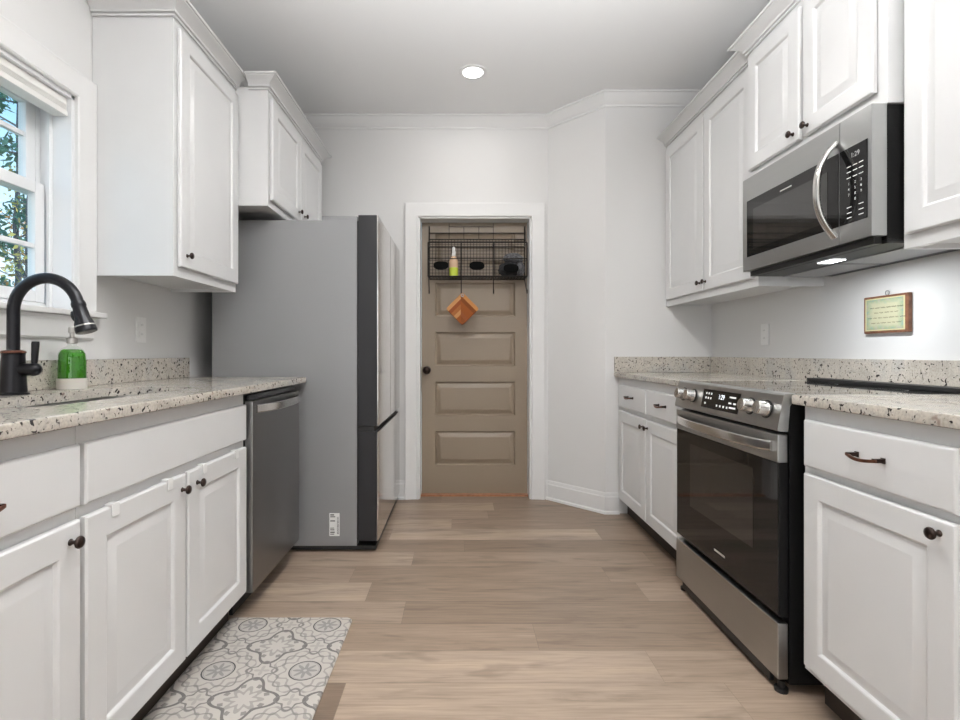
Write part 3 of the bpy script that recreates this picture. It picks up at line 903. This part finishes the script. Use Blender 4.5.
# outlets
def outlet(Mf, u, v, label, w=0.001):
    t = thing('wall_outlet', label, 'outlet', Mf(u, v, 0), 'wall outlets over the counters')
    obj('plate', B().mbox(Mf, u - 0.036, u + 0.036, v - 0.058, v + 0.058, w, w + 0.006, 0.003), 'plastic_white', t)
    for dv in (-0.021, 0.021):
        r = obj('receptacle', B().mbox(Mf, u - 0.017, u + 0.017, v + dv - 0.014, v + dv + 0.014, w + 0.0055, w + 0.008, 0.002), 'plastic_white', t)
        q = B()
        for du in (-0.006, 0.006): q.mbox(Mf, u + du - 0.001, u + du + 0.001, v + dv - 0.003, v + dv + 0.006, w + 0.0078, w + 0.0083)
        obj('slots', q, 'grey_grille', r, 0)
outlet(faceL(XL), 2.36, 1.17, 'white wall outlet on the left wall between window and refrigerator')
outlet(faceR(XR), 2.83, 1.166, 'white wall outlet on the right wall below the far upper cabinet')

# ------------------------------------------------------------------ refrigerator
t = thing('refrigerator', 'grey stainless bottom-freezer refrigerator standing against the back wall', 'refrigerator', (-0.95, 3.285, 0))
RY0, RY1 = 2.777, 3.752
obj('body', B().box(-1.333, -0.556, RY0, RY1, 0.030, 1.778, 0.004), 'fridge_side', t)
MF = faceL(-0.549)
ym = (RY0 + RY1) / 2
for nm, y0, y1, z0, z1 in (('door', RY0 + 0.002, ym - 0.003, 0.672, 1.806), ('door', ym + 0.003, RY1 - 0.002, 0.672, 1.806), ('freezer_drawer', RY0 + 0.002, RY1 - 0.002, 0.055, 0.642)):
    dd = obj(nm, B().mbox(MF, y0, y1, z0, z1, 0, 0.100, 0.004), 'charcoal', t)
    obj('front_panel', B().mbox(MF, y0 + 0.001, y1 - 0.001, z0 + 0.001, z1 - 0.001, 0.1002, 0.108, 0.003), 'ss_mirror', dd)
obj('handle_recess', B().mbox(MF, RY0 + 0.006, RY1 - 0.006, 0.643, 0.671, 0, 0.085), 'black', t, 0)
obj('gasket', B().box(-0.5558, -0.5492, RY0 + 0.008, RY1 - 0.008, 0.06, 1.775), 'black', t, 0)
obj('hinge_cover', B().box(-0.75, -0.557, RY0 + 0.02, RY0 + 0.10, 1.7785, 1.806, 0.006), 'fridge_side', t)
obj('hinge_cover', B().box(-0.75, -0.557, RY1 - 0.10, RY1 - 0.02, 1.7785, 1.806, 0.006), 'fridge_side', t)
obj('base_grille', B().box(-1.34, -0.455, RY0 + 0.004, RY1 - 0.01, 0.010, 0.0295), 'black', t, 0)
for y in (RY0 + 0.05, RY1 - 0.05):
    for x in (-0.52, -1.28):
        b = B(); b.lathe([(0.018, 0), (0.018, 0.0098)], lambda a, c, d, x=x, y=y: (x + a, y + c, d), 12); obj('foot', b, 'black', t)
MS = faceB(RY0)
lb = obj('sticker', B().mbox(MS, -0.703, -0.648, 0.084, 0.207, 0.0003, 0.001), 'plastic_white', t, 0)
b = B(); rg = random.Random(4)
z = 0.092
while z < 0.195:
    if rg.random() < 0.8: b.mbox(MS, -0.698, -0.698 + rg.uniform(0.02, 0.03), z, z + rg.uniform(0.003, 0.007), 0.0011, 0.0013)
    z += rg.uniform(0.008, 0.015)
z = 0.095
while z < 0.188:
    w_ = rg.uniform(0.001, 0.003); b.mbox(MS, -0.662, -0.652, z, z + w_, 0.0011, 0.0013); z += w_ + rg.uniform(0.001, 0.003)
obj('print', b, mat('grey_print', (0.12, 0.12, 0.12), 0.6), lb, 0)

# ------------------------------------------------------------------ wall cabinets
CZ0, CZ1, CZR = 1.372, 2.410, 2.441
def crown_at(zb, zt):
    k = zt - zb
    return [(0, zb + 0.004), (0.002, zb), (0.009, zb), (0.010, zb + 0.007), (0.004, zb + 0.009), (0.004, zb + 0.012), (0.015, zb + 0.013), (0.017, zb + 0.020), (0.013, zb + 0.022),
            (0.020, zb + 0.30 * k + 0.010), (0.032, zb + 0.62 * k), (0.050, zt - 0.013), (0.053, zt - 0.012), (0.054, zt - 0.008), (0.062, zt - 0.007), (0.064, zt), (0, zt)]
crownL, crownR = crown_at(2.397, 2.459), crown_at(2.428, 2.490)
def wall_body(x0, x1, y0, y1, z0, z1, t, front):
    """closed top, sides, face frame; the bottom sits 15 mm up inside the frame"""
    b = B()
    b.box(x0, x1, y0, y1, z0 + 0.016, z1)
    if front > 0: b.box(x1 - 0.02, x1, y0, y1, z0, z0 + 0.016)
    else: b.box(x0, x0 + 0.02, y0, y1, z0, z0 + 0.016)
    a0, a1 = (x0, x1 - 0.0201) if front > 0 else (x0 + 0.0201, x1)
    b.box(a0, a1, y0, y0 + 0.014, z0, z0 + 0.016); b.box(a0, a1, y1 - 0.014, y1, z0, z0 + 0.016)
    return obj('body', b, 'cab', t, 0)
# left, one tall door
t = thing('wall_cabinet', 'tall single-door white wall cabinet between window and refrigerator', 'cabinet', (-1.3, 2.34, CZ0))
xf = -1.138
wall_body(XL + 0.002, xf, 2.052, 2.622, CZ0, CZ1, t, 1)
Mc = faceL(xf)
do = panel_door('door', Mc, 2.075, 2.612, 1.412, CZ1 - 0.045, t, fr=0.068)
knob(Mc, 2.118, 1.462, 0.020, do)
obj('crown', sweep_profile([(XL + 0.004, 2.052), (xf, 2.052), (xf, 2.622)][::-1], crownL), 'cab', t, 25)
# over the refrigerator
t = thing('wall_cabinet', 'short two-door white wall cabinet above the refrigerator', 'cabinet', (-1.2, 3.16, 1.812))
xf = -0.977
wall_body(XL + 0.002, xf, 2.624, 3.615, 1.812, CZ1, t, 1)
Mc = faceL(xf)
for y0, y1, ky in ((2.650, 3.112, 3.066), (3.124, 3.588, 3.176)):
    do = panel_door('door', Mc, y0, y1, 1.848, CZ1 - 0.045, t, fr=0.068)
    knob(Mc, ky, 1.900, 0.020, do)
obj('crown', sweep_profile([(XL + 0.07, 3.615), (xf, 3.615), (xf, 2.624), (-1.07, 2.624)], crownL), 'cab', t, 25)
# right, far
XU = 1.366
t = thing('wall_cabinet', 'tall two-door white wall cabinet beside the jog, beyond the microwave', 'cabinet', (1.5, 2.9, CZ0))
wall_body(XU, XR - 0.002, 2.374, 3.437, CZ0, CZR, t, -1)
Mc = faceR(XU)
for y0, y1, ky in ((2.400, 2.872, 2.905 - 0.06), (2.884, 3.405, 2.912)):
    do = panel_door('door', Mc, y0, y1, 1.412, CZR - 0.045, t, fr=0.068)
    knob(Mc, ky, 1.458, 0.020, do)
obj('crown', sweep_profile([(XU, 2.376), (XU, 3.437)], crownR), 'cab', t, 25)
# right, over the microwave
XM = 1.318
t = thing('wall_cabinet', 'short two-door white wall cabinet directly above the microwave', 'cabinet', (1.5, 1.98, 1.838))
wall_body(XM, XR - 0.002, 1.597, 2.372, 1.838, CZR, t, -1)
Mc = faceR(XM)
for y0, y1, ky in ((1.634, 1.968, 1.938), (1.990, 2.346, 2.022)):
    do = panel_door('door', Mc, y0, y1, 1.886, CZR - 0.045, t, fr=0.064)
    knob(Mc, ky, 1.918, 0.020, do)
obj('crown', sweep_profile([(XR - 0.004, 1.597), (XM, 1.597), (XM, 2.372), (XU - 0.0, 2.372)], crownR), 'cab', t, 25)
# right, nearest
t = thing('wall_cabinet', 'tall white wall cabinet at the right edge, nearest, this side of the microwave', 'cabinet', (1.5, 1.27, CZ0))
wall_body(XU, XR - 0.002, 0.95, 1.595, CZ0 + 0.012, CZR, t, -1)
Mc = faceR(XU)
do = panel_door('door', Mc, 0.985, 1.575, 1.425, CZR - 0.045, t, fr=0.068)
knob(Mc, 1.02, 1.47, 0.020, do)
obj('crown', sweep_profile([(XU, 0.95), (XU, 1.593)], crownR), 'cab', t, 25)

# ------------------------------------------------------------------ microwave
t = thing('microwave', 'stainless over-the-range microwave with curved handle and black window', 'microwave', (1.46, 1.98, 1.41))
MY0, MY1, MZ0, MZ1 = 1.600, 2.330, 1.428, 1.8365
MXF = 1.318
obj('case', B().box(MXF + 0.002, XR - 0.003, MY0 + 0.003, MY1 - 0.003, 1.418, MZ1, 0.003), 'black_side', t)
MM = faceR(MXF)
YS = 1.735
dd = obj('door', B().mbox(MM, YS + 0.001, MY1, MZ0, MZ1, 0, 0.048, 0.002, 2), 'ss', t)
obj('window', B().mbox(MM, YS + 0.004, 2.295, 1.488, 1.735, 0.0482, 0.0495, 0.0005), 'glass_black', dd)
q = B(); q.mbox(MM, 1.79, 2.245, 1.515, 1.69, 0.0497, 0.0502)
obj('window_screen', q, 'glass_window', dd)
obj('badge', B().mbox(MM, 1.985, 2.055, 1.704, 1.709, 0.0497, 0.0506), 'badge', dd, 0)
pn = obj('control_housing', B().mbox(MM, MY0, YS - 0.001, MZ0, MZ1, 0, 0.048, 0.002, 2), 'ss', t)
cp = obj('control_panel', B().mbox(MM, 1.615, YS - 0.001, 1.488, 1.735, 0.0482, 0.0495, 0.0005), 'glass_black', pn)
b = B()
Wm = 0.0498
for i, z in enumerate((1.672, 1.655, 1.636)):
    for u in (1.640, 1.665, 1.692):
        b.mbox(MM, u - 0.009, u + 0.009, z - 0.0012, z + 0.0012, Wm, Wm + 0.0004)
obj('function_keys', b, 'mark', cp, 0)
b = B()
for i, z in enumerate((1.616, 1.598, 1.580, 1.562)):
    for k, u in enumerate((1.692, 1.665, 1.640)):
        text_mesh(b, '1234567890'[i * 3 + k] if i < 3 else ' 0 '[k], MM, u, z, Wm, 0.012, flip=True)
obj('number_keys', b, 'mark', cp, 0)
b = B()
for z in (1.540, 1.522, 1.506):
    for u in (1.640, 1.690): b.mbox(MM, u - 0.010, u + 0.010, z - 0.0012, z + 0.0012, Wm, Wm + 0.0004)
obj('option_keys', b, 'mark', cp, 0)
b = B(); text_mesh(b, '1:29', MM, 1.665, 1.705, Wm, 0.022, flip=True)
obj('clock', b, mat('dim_digits', (0.35, 0.35, 0.34), 0.5, emit=(0.6, 0.6, 0.6), estr=0.2), cp, 0)
n = 18
pts = [MM(1.752 + 0.0 * i, 1.455 + 0.318 * i / n, 0.052 + 0.062 * (1 - abs(2 * i / n - 1) ** 2.4)) for i in range(n + 1)]
obj('handle', B().strip(pts, (0, 1, 0), 0.013, 0.007), 'ss_bright', dd, 50)
# underside: vent slots, filters, lamp
obj('bottom_pan', B().box(MXF + 0.004, XR - 0.01, MY0 + 0.004, MY1 - 0.02, 1.406, 1.4178, 0.003), 'black', t)
for y0, y1 in ((1.64, 1.955), (1.975, 2.30)):
    obj('grease_filter', B().box(1.43, 1.60, y0, y1, 1.4022, 1.4058, 0.001), 'grey_grille', t)
obj('lamp_lens', B().box(1.350, 1.400, 1.88, 1.96, 1.4022, 1.4058, 0.001), 'mwlamp', t)
obj('front_vent', B().mbox(MM, MY0 + 0.02, MY1 - 0.02, 1.4065, 1.4275, 0.0, 0.025), 'black', t, 0)
lm = light('hood_lamp', 'AREA', (1.375, 1.925, 1.399), (0, 0, 0), 2.7, (0.93, 0.97, 1.0), shape='RECTANGLE', size=0.06, size_y=0.12)
lm.parent = t; lm.location = Vector((1.375, 1.925, 1.399)) - ORG[t.name]

# ------------------------------------------------------------------ right base run
MRt = faceR(1.048)
t = thing('base_cabinet', 'white base cabinet beyond the range, two small drawers over two doors', 'cabinet', (1.35, 2.9, 0))
base_body('R', 2.374, 3.437, t)
for y0, y1, ky in ((2.400, 2.876, 2.848), (2.888, 3.372, 2.916)):
    dr = slab_front('drawer', MRt, y0, y1, 0.722, 0.861, t)
    bar_pull(MRt, (y0 + y1) / 2, 0.795, 0.020, dr)
    do = panel_door('door', MRt, y0, y1, 0.12, 0.694, t)
    knob(MRt, ky, 0.650, 0.020, do)
t = thing('base_cabinet', 'white base cabinet at right, nearest, one drawer over one door', 'cabinet', (1.35, 1.25, 0))
base_body('R', 0.93, 1.575, t)
dr = slab_front('drawer', MRt, 1.076, 1.556, 0.727, 0.865, t)
bar_pull(MRt, 1.300, 0.803, 0.020, dr, 0.096)
do = panel_door('door', MRt, 1.076, 1.556, 0.13, 0.706, t)
knob(MRt, 1.112, 0.678, 0.020, do)
XCF = 1.018
for y0, y1, lab in ((2.372, 3.438, 'granite countertop of the right run beyond the range'), (0.93, 1.592, 'granite countertop of the right run, nearest, this side of the range')):
    t = thing('countertop', lab, 'countertop', (1.34, (y0 + y1) / 2, CB))
    obj('slab', slab([(XCF, y0), (XR - 0.022, y0), (XR - 0.022, y1), (XCF, y1)], None, CB, CT, 0.006), 'granite', t)
    if y1 > 3: obj('side_splash', B().box(XCF, XR - 0.022, 3.417, 3.437, CT + 0.0005, CT + 0.102, 0.002), 'granite', t)
tag(obj('backsplash', B().box(XR - 0.021, XR - 0.001, 0.93, 3.416, CT - 0.02, CT + 0.102, 0.002), 'granite'), 'long low granite backsplash strip along the right wall behind the range', 'backsplash')

# ------------------------------------------------------------------ range
t = thing('range', 'stainless slide-in electric range with black glass oven door', 'range', (1.32, 1.98, 0))
GY0, GY1 = 1.604, 2.362
obj('body', B().box(1.020, XR - 0.03, GY0 + 0.003, GY1 - 0.003, 0.035, 0.926), 'black_side', t, 0)
b = B()
b.box(1.030, XR - 0.026, GY0, GY1, 0.9265, 0.9375, 0.003)
ck = obj('cooktop', b, 'glass_cook', t)
for x, y, r in ((1.20, 1.80, 0.115), (1.20, 2.17, 0.09), (1.46, 1.80, 0.075), (1.46, 2.17, 0.10)):
    q = B(); q.loops([[(x + rr * math.cos(2 * PI * i / 40), y + rr * math.sin(2 * PI * i / 40), 0.9377) for i in range(40)] for rr in (r, r - 0.003)], False, False)
    obj('burner_ring', q, 'grey_grille', ck, 0)
obj('rear_vent', B().box(1.575, XR - 0.026, GY0 + 0.002, GY1 - 0.002, 0.9378, 0.953, 0.004), 'black', t)
# control panel wedge
pr = [(1.035, 0.9405), (1.004, 0.9385), (0.999, 0.934), (0.979, 0.829), (0.982, 0.823), (1.012, 0.821), (1.018, 0.90), (1.035, 0.926)]
b = B(); b.loops([[(x, y, z) for x, z in pr] for y in (GY0 - 0.004, GY1 + 0.004)])
cp = obj('control_panel', b, 'ss', t, 30)
pa, pb = Vector((0.979, 0, 0.829)), Vector((0.999, 0, 0.934))
upv = (pb - pa).normalized(); outv = Vector((-upv.z, 0, upv.x))
def MC(u, v, w_):   # u along Y, v up the sloping panel from its lower edge, w outwards
    p = pa + upv * v + outv * w_
    return (p.x, u, p.z)
dp = obj('display', B().loops([rect(MC, 1.837, 2.115, 0.018, 0.092, 0, q) for q in (0.0003, 0.0015)]), 'glass_black', cp, 0)
b = B(); text_mesh(b, '1:29', MC, 1.965, 0.068, 0.0018, 0.026, flip=True)
obj('clock', b, 'display', dp, 0)
b = B()
for u, v in ((2.085, 0.076), (2.065, 0.076), (2.045, 0.076), (2.085, 0.058), (2.065, 0.058), (2.045, 0.058), (2.085, 0.036), (1.99, 0.034), (1.965, 0.034), (1.94, 0.034), (1.915, 0.034)):
    b.loops([rect(MC, u - 0.005, u + 0.005, v - 0.004, v + 0.004, 0, q) for q in (0.0016, 0.0019)])
obj('mode_keys', b, 'mark', dp, 0)
b = B()
for u, v, l in ((1.885, 0.074, 0.045), (1.898, 0.052, 0.02), (1.866, 0.052, 0.018), (1.878, 0.036, 0.044)):
    b.loops([rect(MC, u - l / 2, u + l / 2, v - 0.003, v + 0.003, 0, q) for q in (0.0016, 0.0019)])
obj('timer_keys', b, 'mark', dp, 0)
for u in (2.288, 2.198, 1.765, 1.672):
    b = B(); b.lathe([(0.029, 0.0005), (0.029, 0.004), (0.026, 0.005)], lambda a, c, d, u=u: MC(u + a, 0.056 + c, d), 28)
    kb = obj('knob_collar', b, 'black', cp, 40)
    b = B(); b.lathe([(0.0255, 0.005), (0.0255, 0.007), (0.024, 0.010), (0.0225, 0.034), (0.0205, 0.037), (0.001, 0.0375)], lambda a, c, d, u=u: MC(u + a, 0.056 + c, d), 28)
    obj('knob', b, 'ss_bright', kb, 40)
# door
MG = faceR(1.016)
dd = obj('door', B().mbox(MG, GY0 + 0.002, GY1 - 0.002, 0.246, 0.811, 0, 0.026, 0.003), 'black_side', t)
obj('door_top_rail', B().mbox(MG, GY0 + 0.001, GY1 - 0.001, 0.724, 0.812, 0.001, 0.033, 0.004, 3), 'ss', dd)
gl = obj('door_glass', B().mbox(MG, GY0 + 0.004, GY1 - 0.004, 0.250, 0.723, 0.0262, 0.031, 0.0015), 'glass_black', dd)
obj('oven_window', B().mbox(MG, 1.744, 2.222, 0.408, 0.678, 0.0312, 0.0318), 'glass_window', gl, 0)
obj('badge', B().mbox(MG, 1.93, 2.01, 0.300, 0.307, 0.0312, 0.0322), 'badge', gl, 0)
n = 20
pts = [MG(GY0 + 0.028 + (GY1 - GY0 - 0.056) * i / n, 0.772 - 0.0 * i, 0.036 + 0.040 * (1 - abs(2 * i / n - 1) ** 3.2)) for i in range(n + 1)]
obj('handle', B().strip(pts, (0, 0, 1), 0.017, 0.007), 'ss_bright', dd, 50)
obj('drawer', B().mbox(MG, GY0 + 0.001, GY1 - 0.001, 0.052, 0.226, 0, 0.033, 0.004, 3), 'ss', t)
for x in (0.992, 1.56):
    for y in (GY0 + 0.03, GY1 - 0.03):
        b = B(); b.lathe([(0.020, 0), (0.020, 0.012), (0.011, 0.016), (0.011, 0.0345)], lambda a, c, d, x=x, y=y: (x + 0.02 + a, y + c, d), 14)
        obj('foot', b, 'black', t)
obj('bottom_skirt', B().box(0.9905, 1.004, GY0 + 0.055, GY1 - 0.055, 0.018, 0.0515), 'black', t, 0)

# ------------------------------------------------------------------ plaque
t = thing('wall_plaque', 'small wooden plaque with a printed verse hanging on the right wall', 'plaque', (XR - 0.01, 2.01, 1.14))
MPq = faceR(XR - 0.001)
obj('board', B().mbox(MPq, 1.908, 2.120, 1.143, 1.290, 0, 0.016, 0.004), 'brown_wood', t)
cd = obj('card', B().mbox(MPq, 1.922, 2.110, 1.153, 1.281, 0.0162, 0.017), 'print', t, 0)
b = B()
rg = random.Random(9)
for z, u0, u1 in ((1.243, 1.945, 2.085), (1.223, 1.965, 2.065), (1.203, 1.935, 2.095), (1.183, 1.950, 2.080)):
    u = u1
    while u > u0:
        L = rg.uniform(0.012, 0.026)
        n = int(L / 0.0018)
        pts = [MPq(u - L * i / n, z + 0.0022 * math.sin(i * 1.7 + rg.random()), 0.0174) for i in range(n + 1)]
        b.tube(pts, 0.0006, 4)
        u -= L + 0.006
obj('script', b, mat('script_ink', (0.04, 0.05, 0.05), 0.6), cd)
b = B(); b.tube([MPq(2.012 + 0.009 * math.cos(2 * PI * i / 16), 1.299 + 0.009 * math.sin(2 * PI * i / 16), 0.008) for i in range(16)], 0.0018, 8, closed=True)
obj('hanging_ring', b, 'grey_grille', t)

# ------------------------------------------------------------------ over-door wire rack and what it holds
t = thing('wire_rack', 'dark wire basket rack with three tagged bins hung on the pantry door', 'rack', (0.12, 3.78, 1.60))
RX0, RX1, FYr, BYr = -0.232, 0.478, 3.715, 3.868
ZB, ZM, ZT, ZBT = 1.615, 1.742, 1.858, 1.960
def wire(b, *pts, r=0.0035): b.tube(pts, r, 6)
b = B()
for z in (ZB, ZT): wire(b, (RX0, FYr, z), (RX1, FYr, z), r=0.0055 if z == ZB else 0.0045)
wire(b, (RX0, FYr, ZM), (RX1, FYr, ZM), r=0.0035)
for x in (RX0, 0.005, 0.240, RX1):
    wire(b, (x, FYr, ZB), (x, FYr, ZT), r=0.005)
    wire(b, (x, FYr, ZB), (x, BYr, ZB), r=0.004); wire(b, (x, FYr, ZT), (x, BYr, ZT), r=0.0035)
    wire(b, (x, FYr, ZM), (x, BYr, ZM), r=0.0025)
for x in (RX0, RX1):
    wire(b, (x, BYr, ZB), (x, BYr, ZBT + 0.03), (x, BYr - 0.02, ZBT + 0.045), (x, BYr - 0.05, ZT + 0.03), (x, FYr, ZT), r=0.004)
for z in (ZB, ZT, ZBT, ZT + 0.055): wire(b, (RX0, BYr, z), (RX1, BYr, z), r=0.004)
obj('frame', b, 'wire', t)
b = B()
x = RX0 + 0.0236
while x < RX1 - 0.005:
    wire(b, (x, BYr, ZB), (x, BYr, ZT + 0.055), r=0.0017)
    x += 0.0236
z = ZB + 0.0236
while z < ZT + 0.05:
    wire(b, (RX0, BYr, z), (RX1, BYr, z), r=0.0017)
    z += 0.0236
obj('back_mesh', b, 'wire', t)
b = B()
x = RX0 + 0.0236
while x < RX1 - 0.005:
    wire(b, (x, FYr, ZB), (x, BYr, ZB), r=0.0014)
    x += 0.0236
for k in range(1, 6): wire(b, (RX0, FYr + (BYr - FYr) * k / 6, ZB), (RX1, FYr + (BYr - FYr) * k / 6, ZB), r=0.0014)
obj('bottom_mesh', b, 'wire', t)
for x, z in ((-0.140, 1.692), (0.118, 1.690), (0.362, 1.672)):
    b = B(); b.prism([(x + 0.054 * math.copysign(abs(math.cos(a_)) ** 0.8, math.cos(a_)), z + 0.030 * math.copysign(abs(math.sin(a_)) ** 0.8, math.sin(a_))) for a_ in [2 * PI * i / 28 for i in range(28)]], faceB(FYr - 0.0045), 0, 0.004)
    obj('tag', b, 'chalk', t)
for x, dx in ((RX0 + 0.004, 0.004), (0.005, 0.0), (0.236, 0.0), (RX1 - 0.022, 0.020)):
    pts = [(x, FYr, ZB), (x + dx * 0.5, FYr, ZB - 0.06), (x + dx, FYr, ZB - 0.112)]
    pts += [(x + dx, FYr - 0.012 + 0.012 * math.cos(PI * i / 8), ZB - 0.112 - 0.012 * math.sin(PI * i / 8)) for i in range(1, 9)]
    pts.append((x + dx, FYr - 0.026, ZB - 0.098))
    b = B(); b.tube(pts, 0.0036, 7); obj('hook', b, 'wire', t)
b = B()
for x in (-0.085, 0.025, 0.137, 0.245): wire(b, (x, BYr, ZT + 0.055), (x, BYr, 2.008), r=0.002)
wire(b, (-0.085, BYr, 2.008), (0.245, BYr, 2.008), r=0.0022)
for x in (-0.085, 0.245): wire(b, (x, BYr, 2.008), (x, BYr + 0.010, 2.036), r=0.002)
obj('hanger', b, 'wire', t)

# cutting board on the second hook
hs = 0.084
b = B()
cxb, czb, yb = 0.014, 1.380, FYr - 0.018
rot = lambda u, v: (cxb + (u - v) * math.sqrt(0.5), czb + (u + v) * math.sqrt(0.5))
bd = bmesh.new()
def bring(s_, y): return [bd.verts.new((*[0, 0], 0)) for _ in ()]
outl = rrect(-hs, hs, -hs, hs, 0.014, 4)
b.loops([[(rot(u * k, v * k)[0], y, rot(u * k, v * k)[1]) for u, v in outl] for k, y in ((0.97, yb + 0.008), (1, yb + 0.005), (1, yb - 0.005), (0.97, yb - 0.008))])
bd.free()
tag(obj('cutting_board', b, 'board', None, 30), 'square pieced-wood board hanging cornerwise from a rack hook', 'cutting board')
bo = bpy.data.objects['cutting_board']
b = B(); b.tube([(cxb + 0.009 * math.sin(2 * PI * i / 14), yb - 0.0085, czb + 0.096 + 0.009 * math.cos(2 * PI * i / 14)) for i in range(14)], 0.003, 6, closed=True)
obj('eyelet', b, 'grey_grille', bo)

# spray bottle in the first bin
LQ = lambda a, c, d: (-0.050 + a, 3.79 + c, ZB + 0.0045 + d)
t = thing('spray_bottle', 'lime green spray bottle with white nozzle in the rack', 'bottle', LQ(0, 0, 0))
obj('bottle', B().lathe([(0.030, 0), (0.033, 0.004), (0.033, 0.062), (0.031, 0.068)], LQ, 20), 'sprayliq', t, 40)
obj('label', B().lathe([(0.0325, 0.0682), (0.0325, 0.115), (0.026, 0.135), (0.014, 0.152)], LQ, 20), 'peach', t, 40)
b = B(); b.lathe([(0.014, 0.1525), (0.015, 0.158), (0.013, 0.172), (0.011, 0.176), (0.011, 0.215), (0.004, 0.222)], LQ, 16)
nz_ = obj('nozzle', b, 'plastic_white', t, 40)
obj('trigger', B().tube([LQ(0.006, -0.01, 0.195), LQ(0.012, -0.03, 0.180), LQ(0.012, -0.032, 0.160)], [0.004, 0.0035, 0.003], 8), 'plastic_white', nz_)

def lump(cx, cy, cz, rx, ry, rz, seed, amp=0.16, freq=3.0):
    from mathutils import noise as mn
    bm = bmesh.new()
    bmesh.ops.create_icosphere(bm, subdivisions=4, radius=1)
    for v in bm.verts:
        n_ = v.co.normalized()
        k = 1 + amp * mn.noise(n_ * freq + Vector((seed, seed * 2, 0))) + 0.5 * amp * mn.noise(n_ * freq * 2.3 + Vector((0, seed, 3)))
        v.co = Vector((cx + n_.x * k * rx, cy + n_.y * k * ry, max(cz + n_.z * k * rz, ZB + 0.0055)))
    return bm
t = thing('towel_bundle', 'grey and charcoal cloths stuffed in the right bin of the rack', 'towels', (0.36, 3.79, ZB + 0.005))
obj('rolled_cloth', lump(0.355, 3.79, ZB + 0.058, 0.078, 0.058, 0.056, 2), 'cloth_dark', t, 60)
obj('folded_cloth', lump(0.385, 3.79, ZB + 0.140, 0.072, 0.055, 0.040, 5), 'cloth', t, 60)
obj('loose_cloth', lump(0.436, 3.785, ZB + 0.060, 0.030, 0.056, 0.056, 8), 'cloth', t, 60)

# ------------------------------------------------------------------ mat on the floor
b = B()
o2 = rrect(-0.920, -0.430, 1.300, 2.072, 0.022, 5)
def ins(k): cx, cy = -0.675, 1.686; return [(cx + (x - cx) * (1 - k / 0.245), cy + (y - cy) * (1 - k / 0.386)) for x, y in o2]
b.loops([[(x, y, z) for x, y in ins(k)] for k, z in ((0, 0.0008), (0, 0.005), (0.004, 0.009), (0.010, 0.011))])
tag(obj('floor_mat', b, 'mat', None, 40), 'grey and cream medallion-patterned mat on the floor before the sink cabinet', 'mat')

# ------------------------------------------------------------------ recessed ceiling lights
labs = ['round recessed light glowing in the ceiling over the aisle', 'round recessed light in the ceiling over the sink aisle', 'round recessed light in the ceiling above the viewer', 'round recessed light in the ceiling of the room behind']
for i, (x, y) in enumerate(CANS):
    t = thing('ceiling_light', labs[i], 'light', (x, y, ZC), 'recessed lights in the ceiling')
    rr = lambda r, z: [(x + r * math.cos(2 * PI * k / 32), y + r * math.sin(2 * PI * k / 32), z) for k in range(32)]
    b = B(); b.loops([rr(0.084, ZC - 0.0005), rr(0.084, ZC - 0.004), rr(0.078, ZC - 0.006), rr(0.062, ZC - 0.006), rr(0.060, ZC - 0.003)], False, False)
    obj('trim_ring', b, 'trim', t)
    b = B(); b.lathe([(0.0605, -0.005), (0.0605, -0.003)], lambda a, c, d: (x + a, y + c, ZC + d), 32)
    obj('lens', b, 'lamp', t)
    l = light('ceiling_lamp', 'AREA', (0, 0, -0.012), (0, 0, 0), CAN_POWER[i], (1.0, 0.975, 0.945), shape='DISK', size=0.14)
    l.parent = t
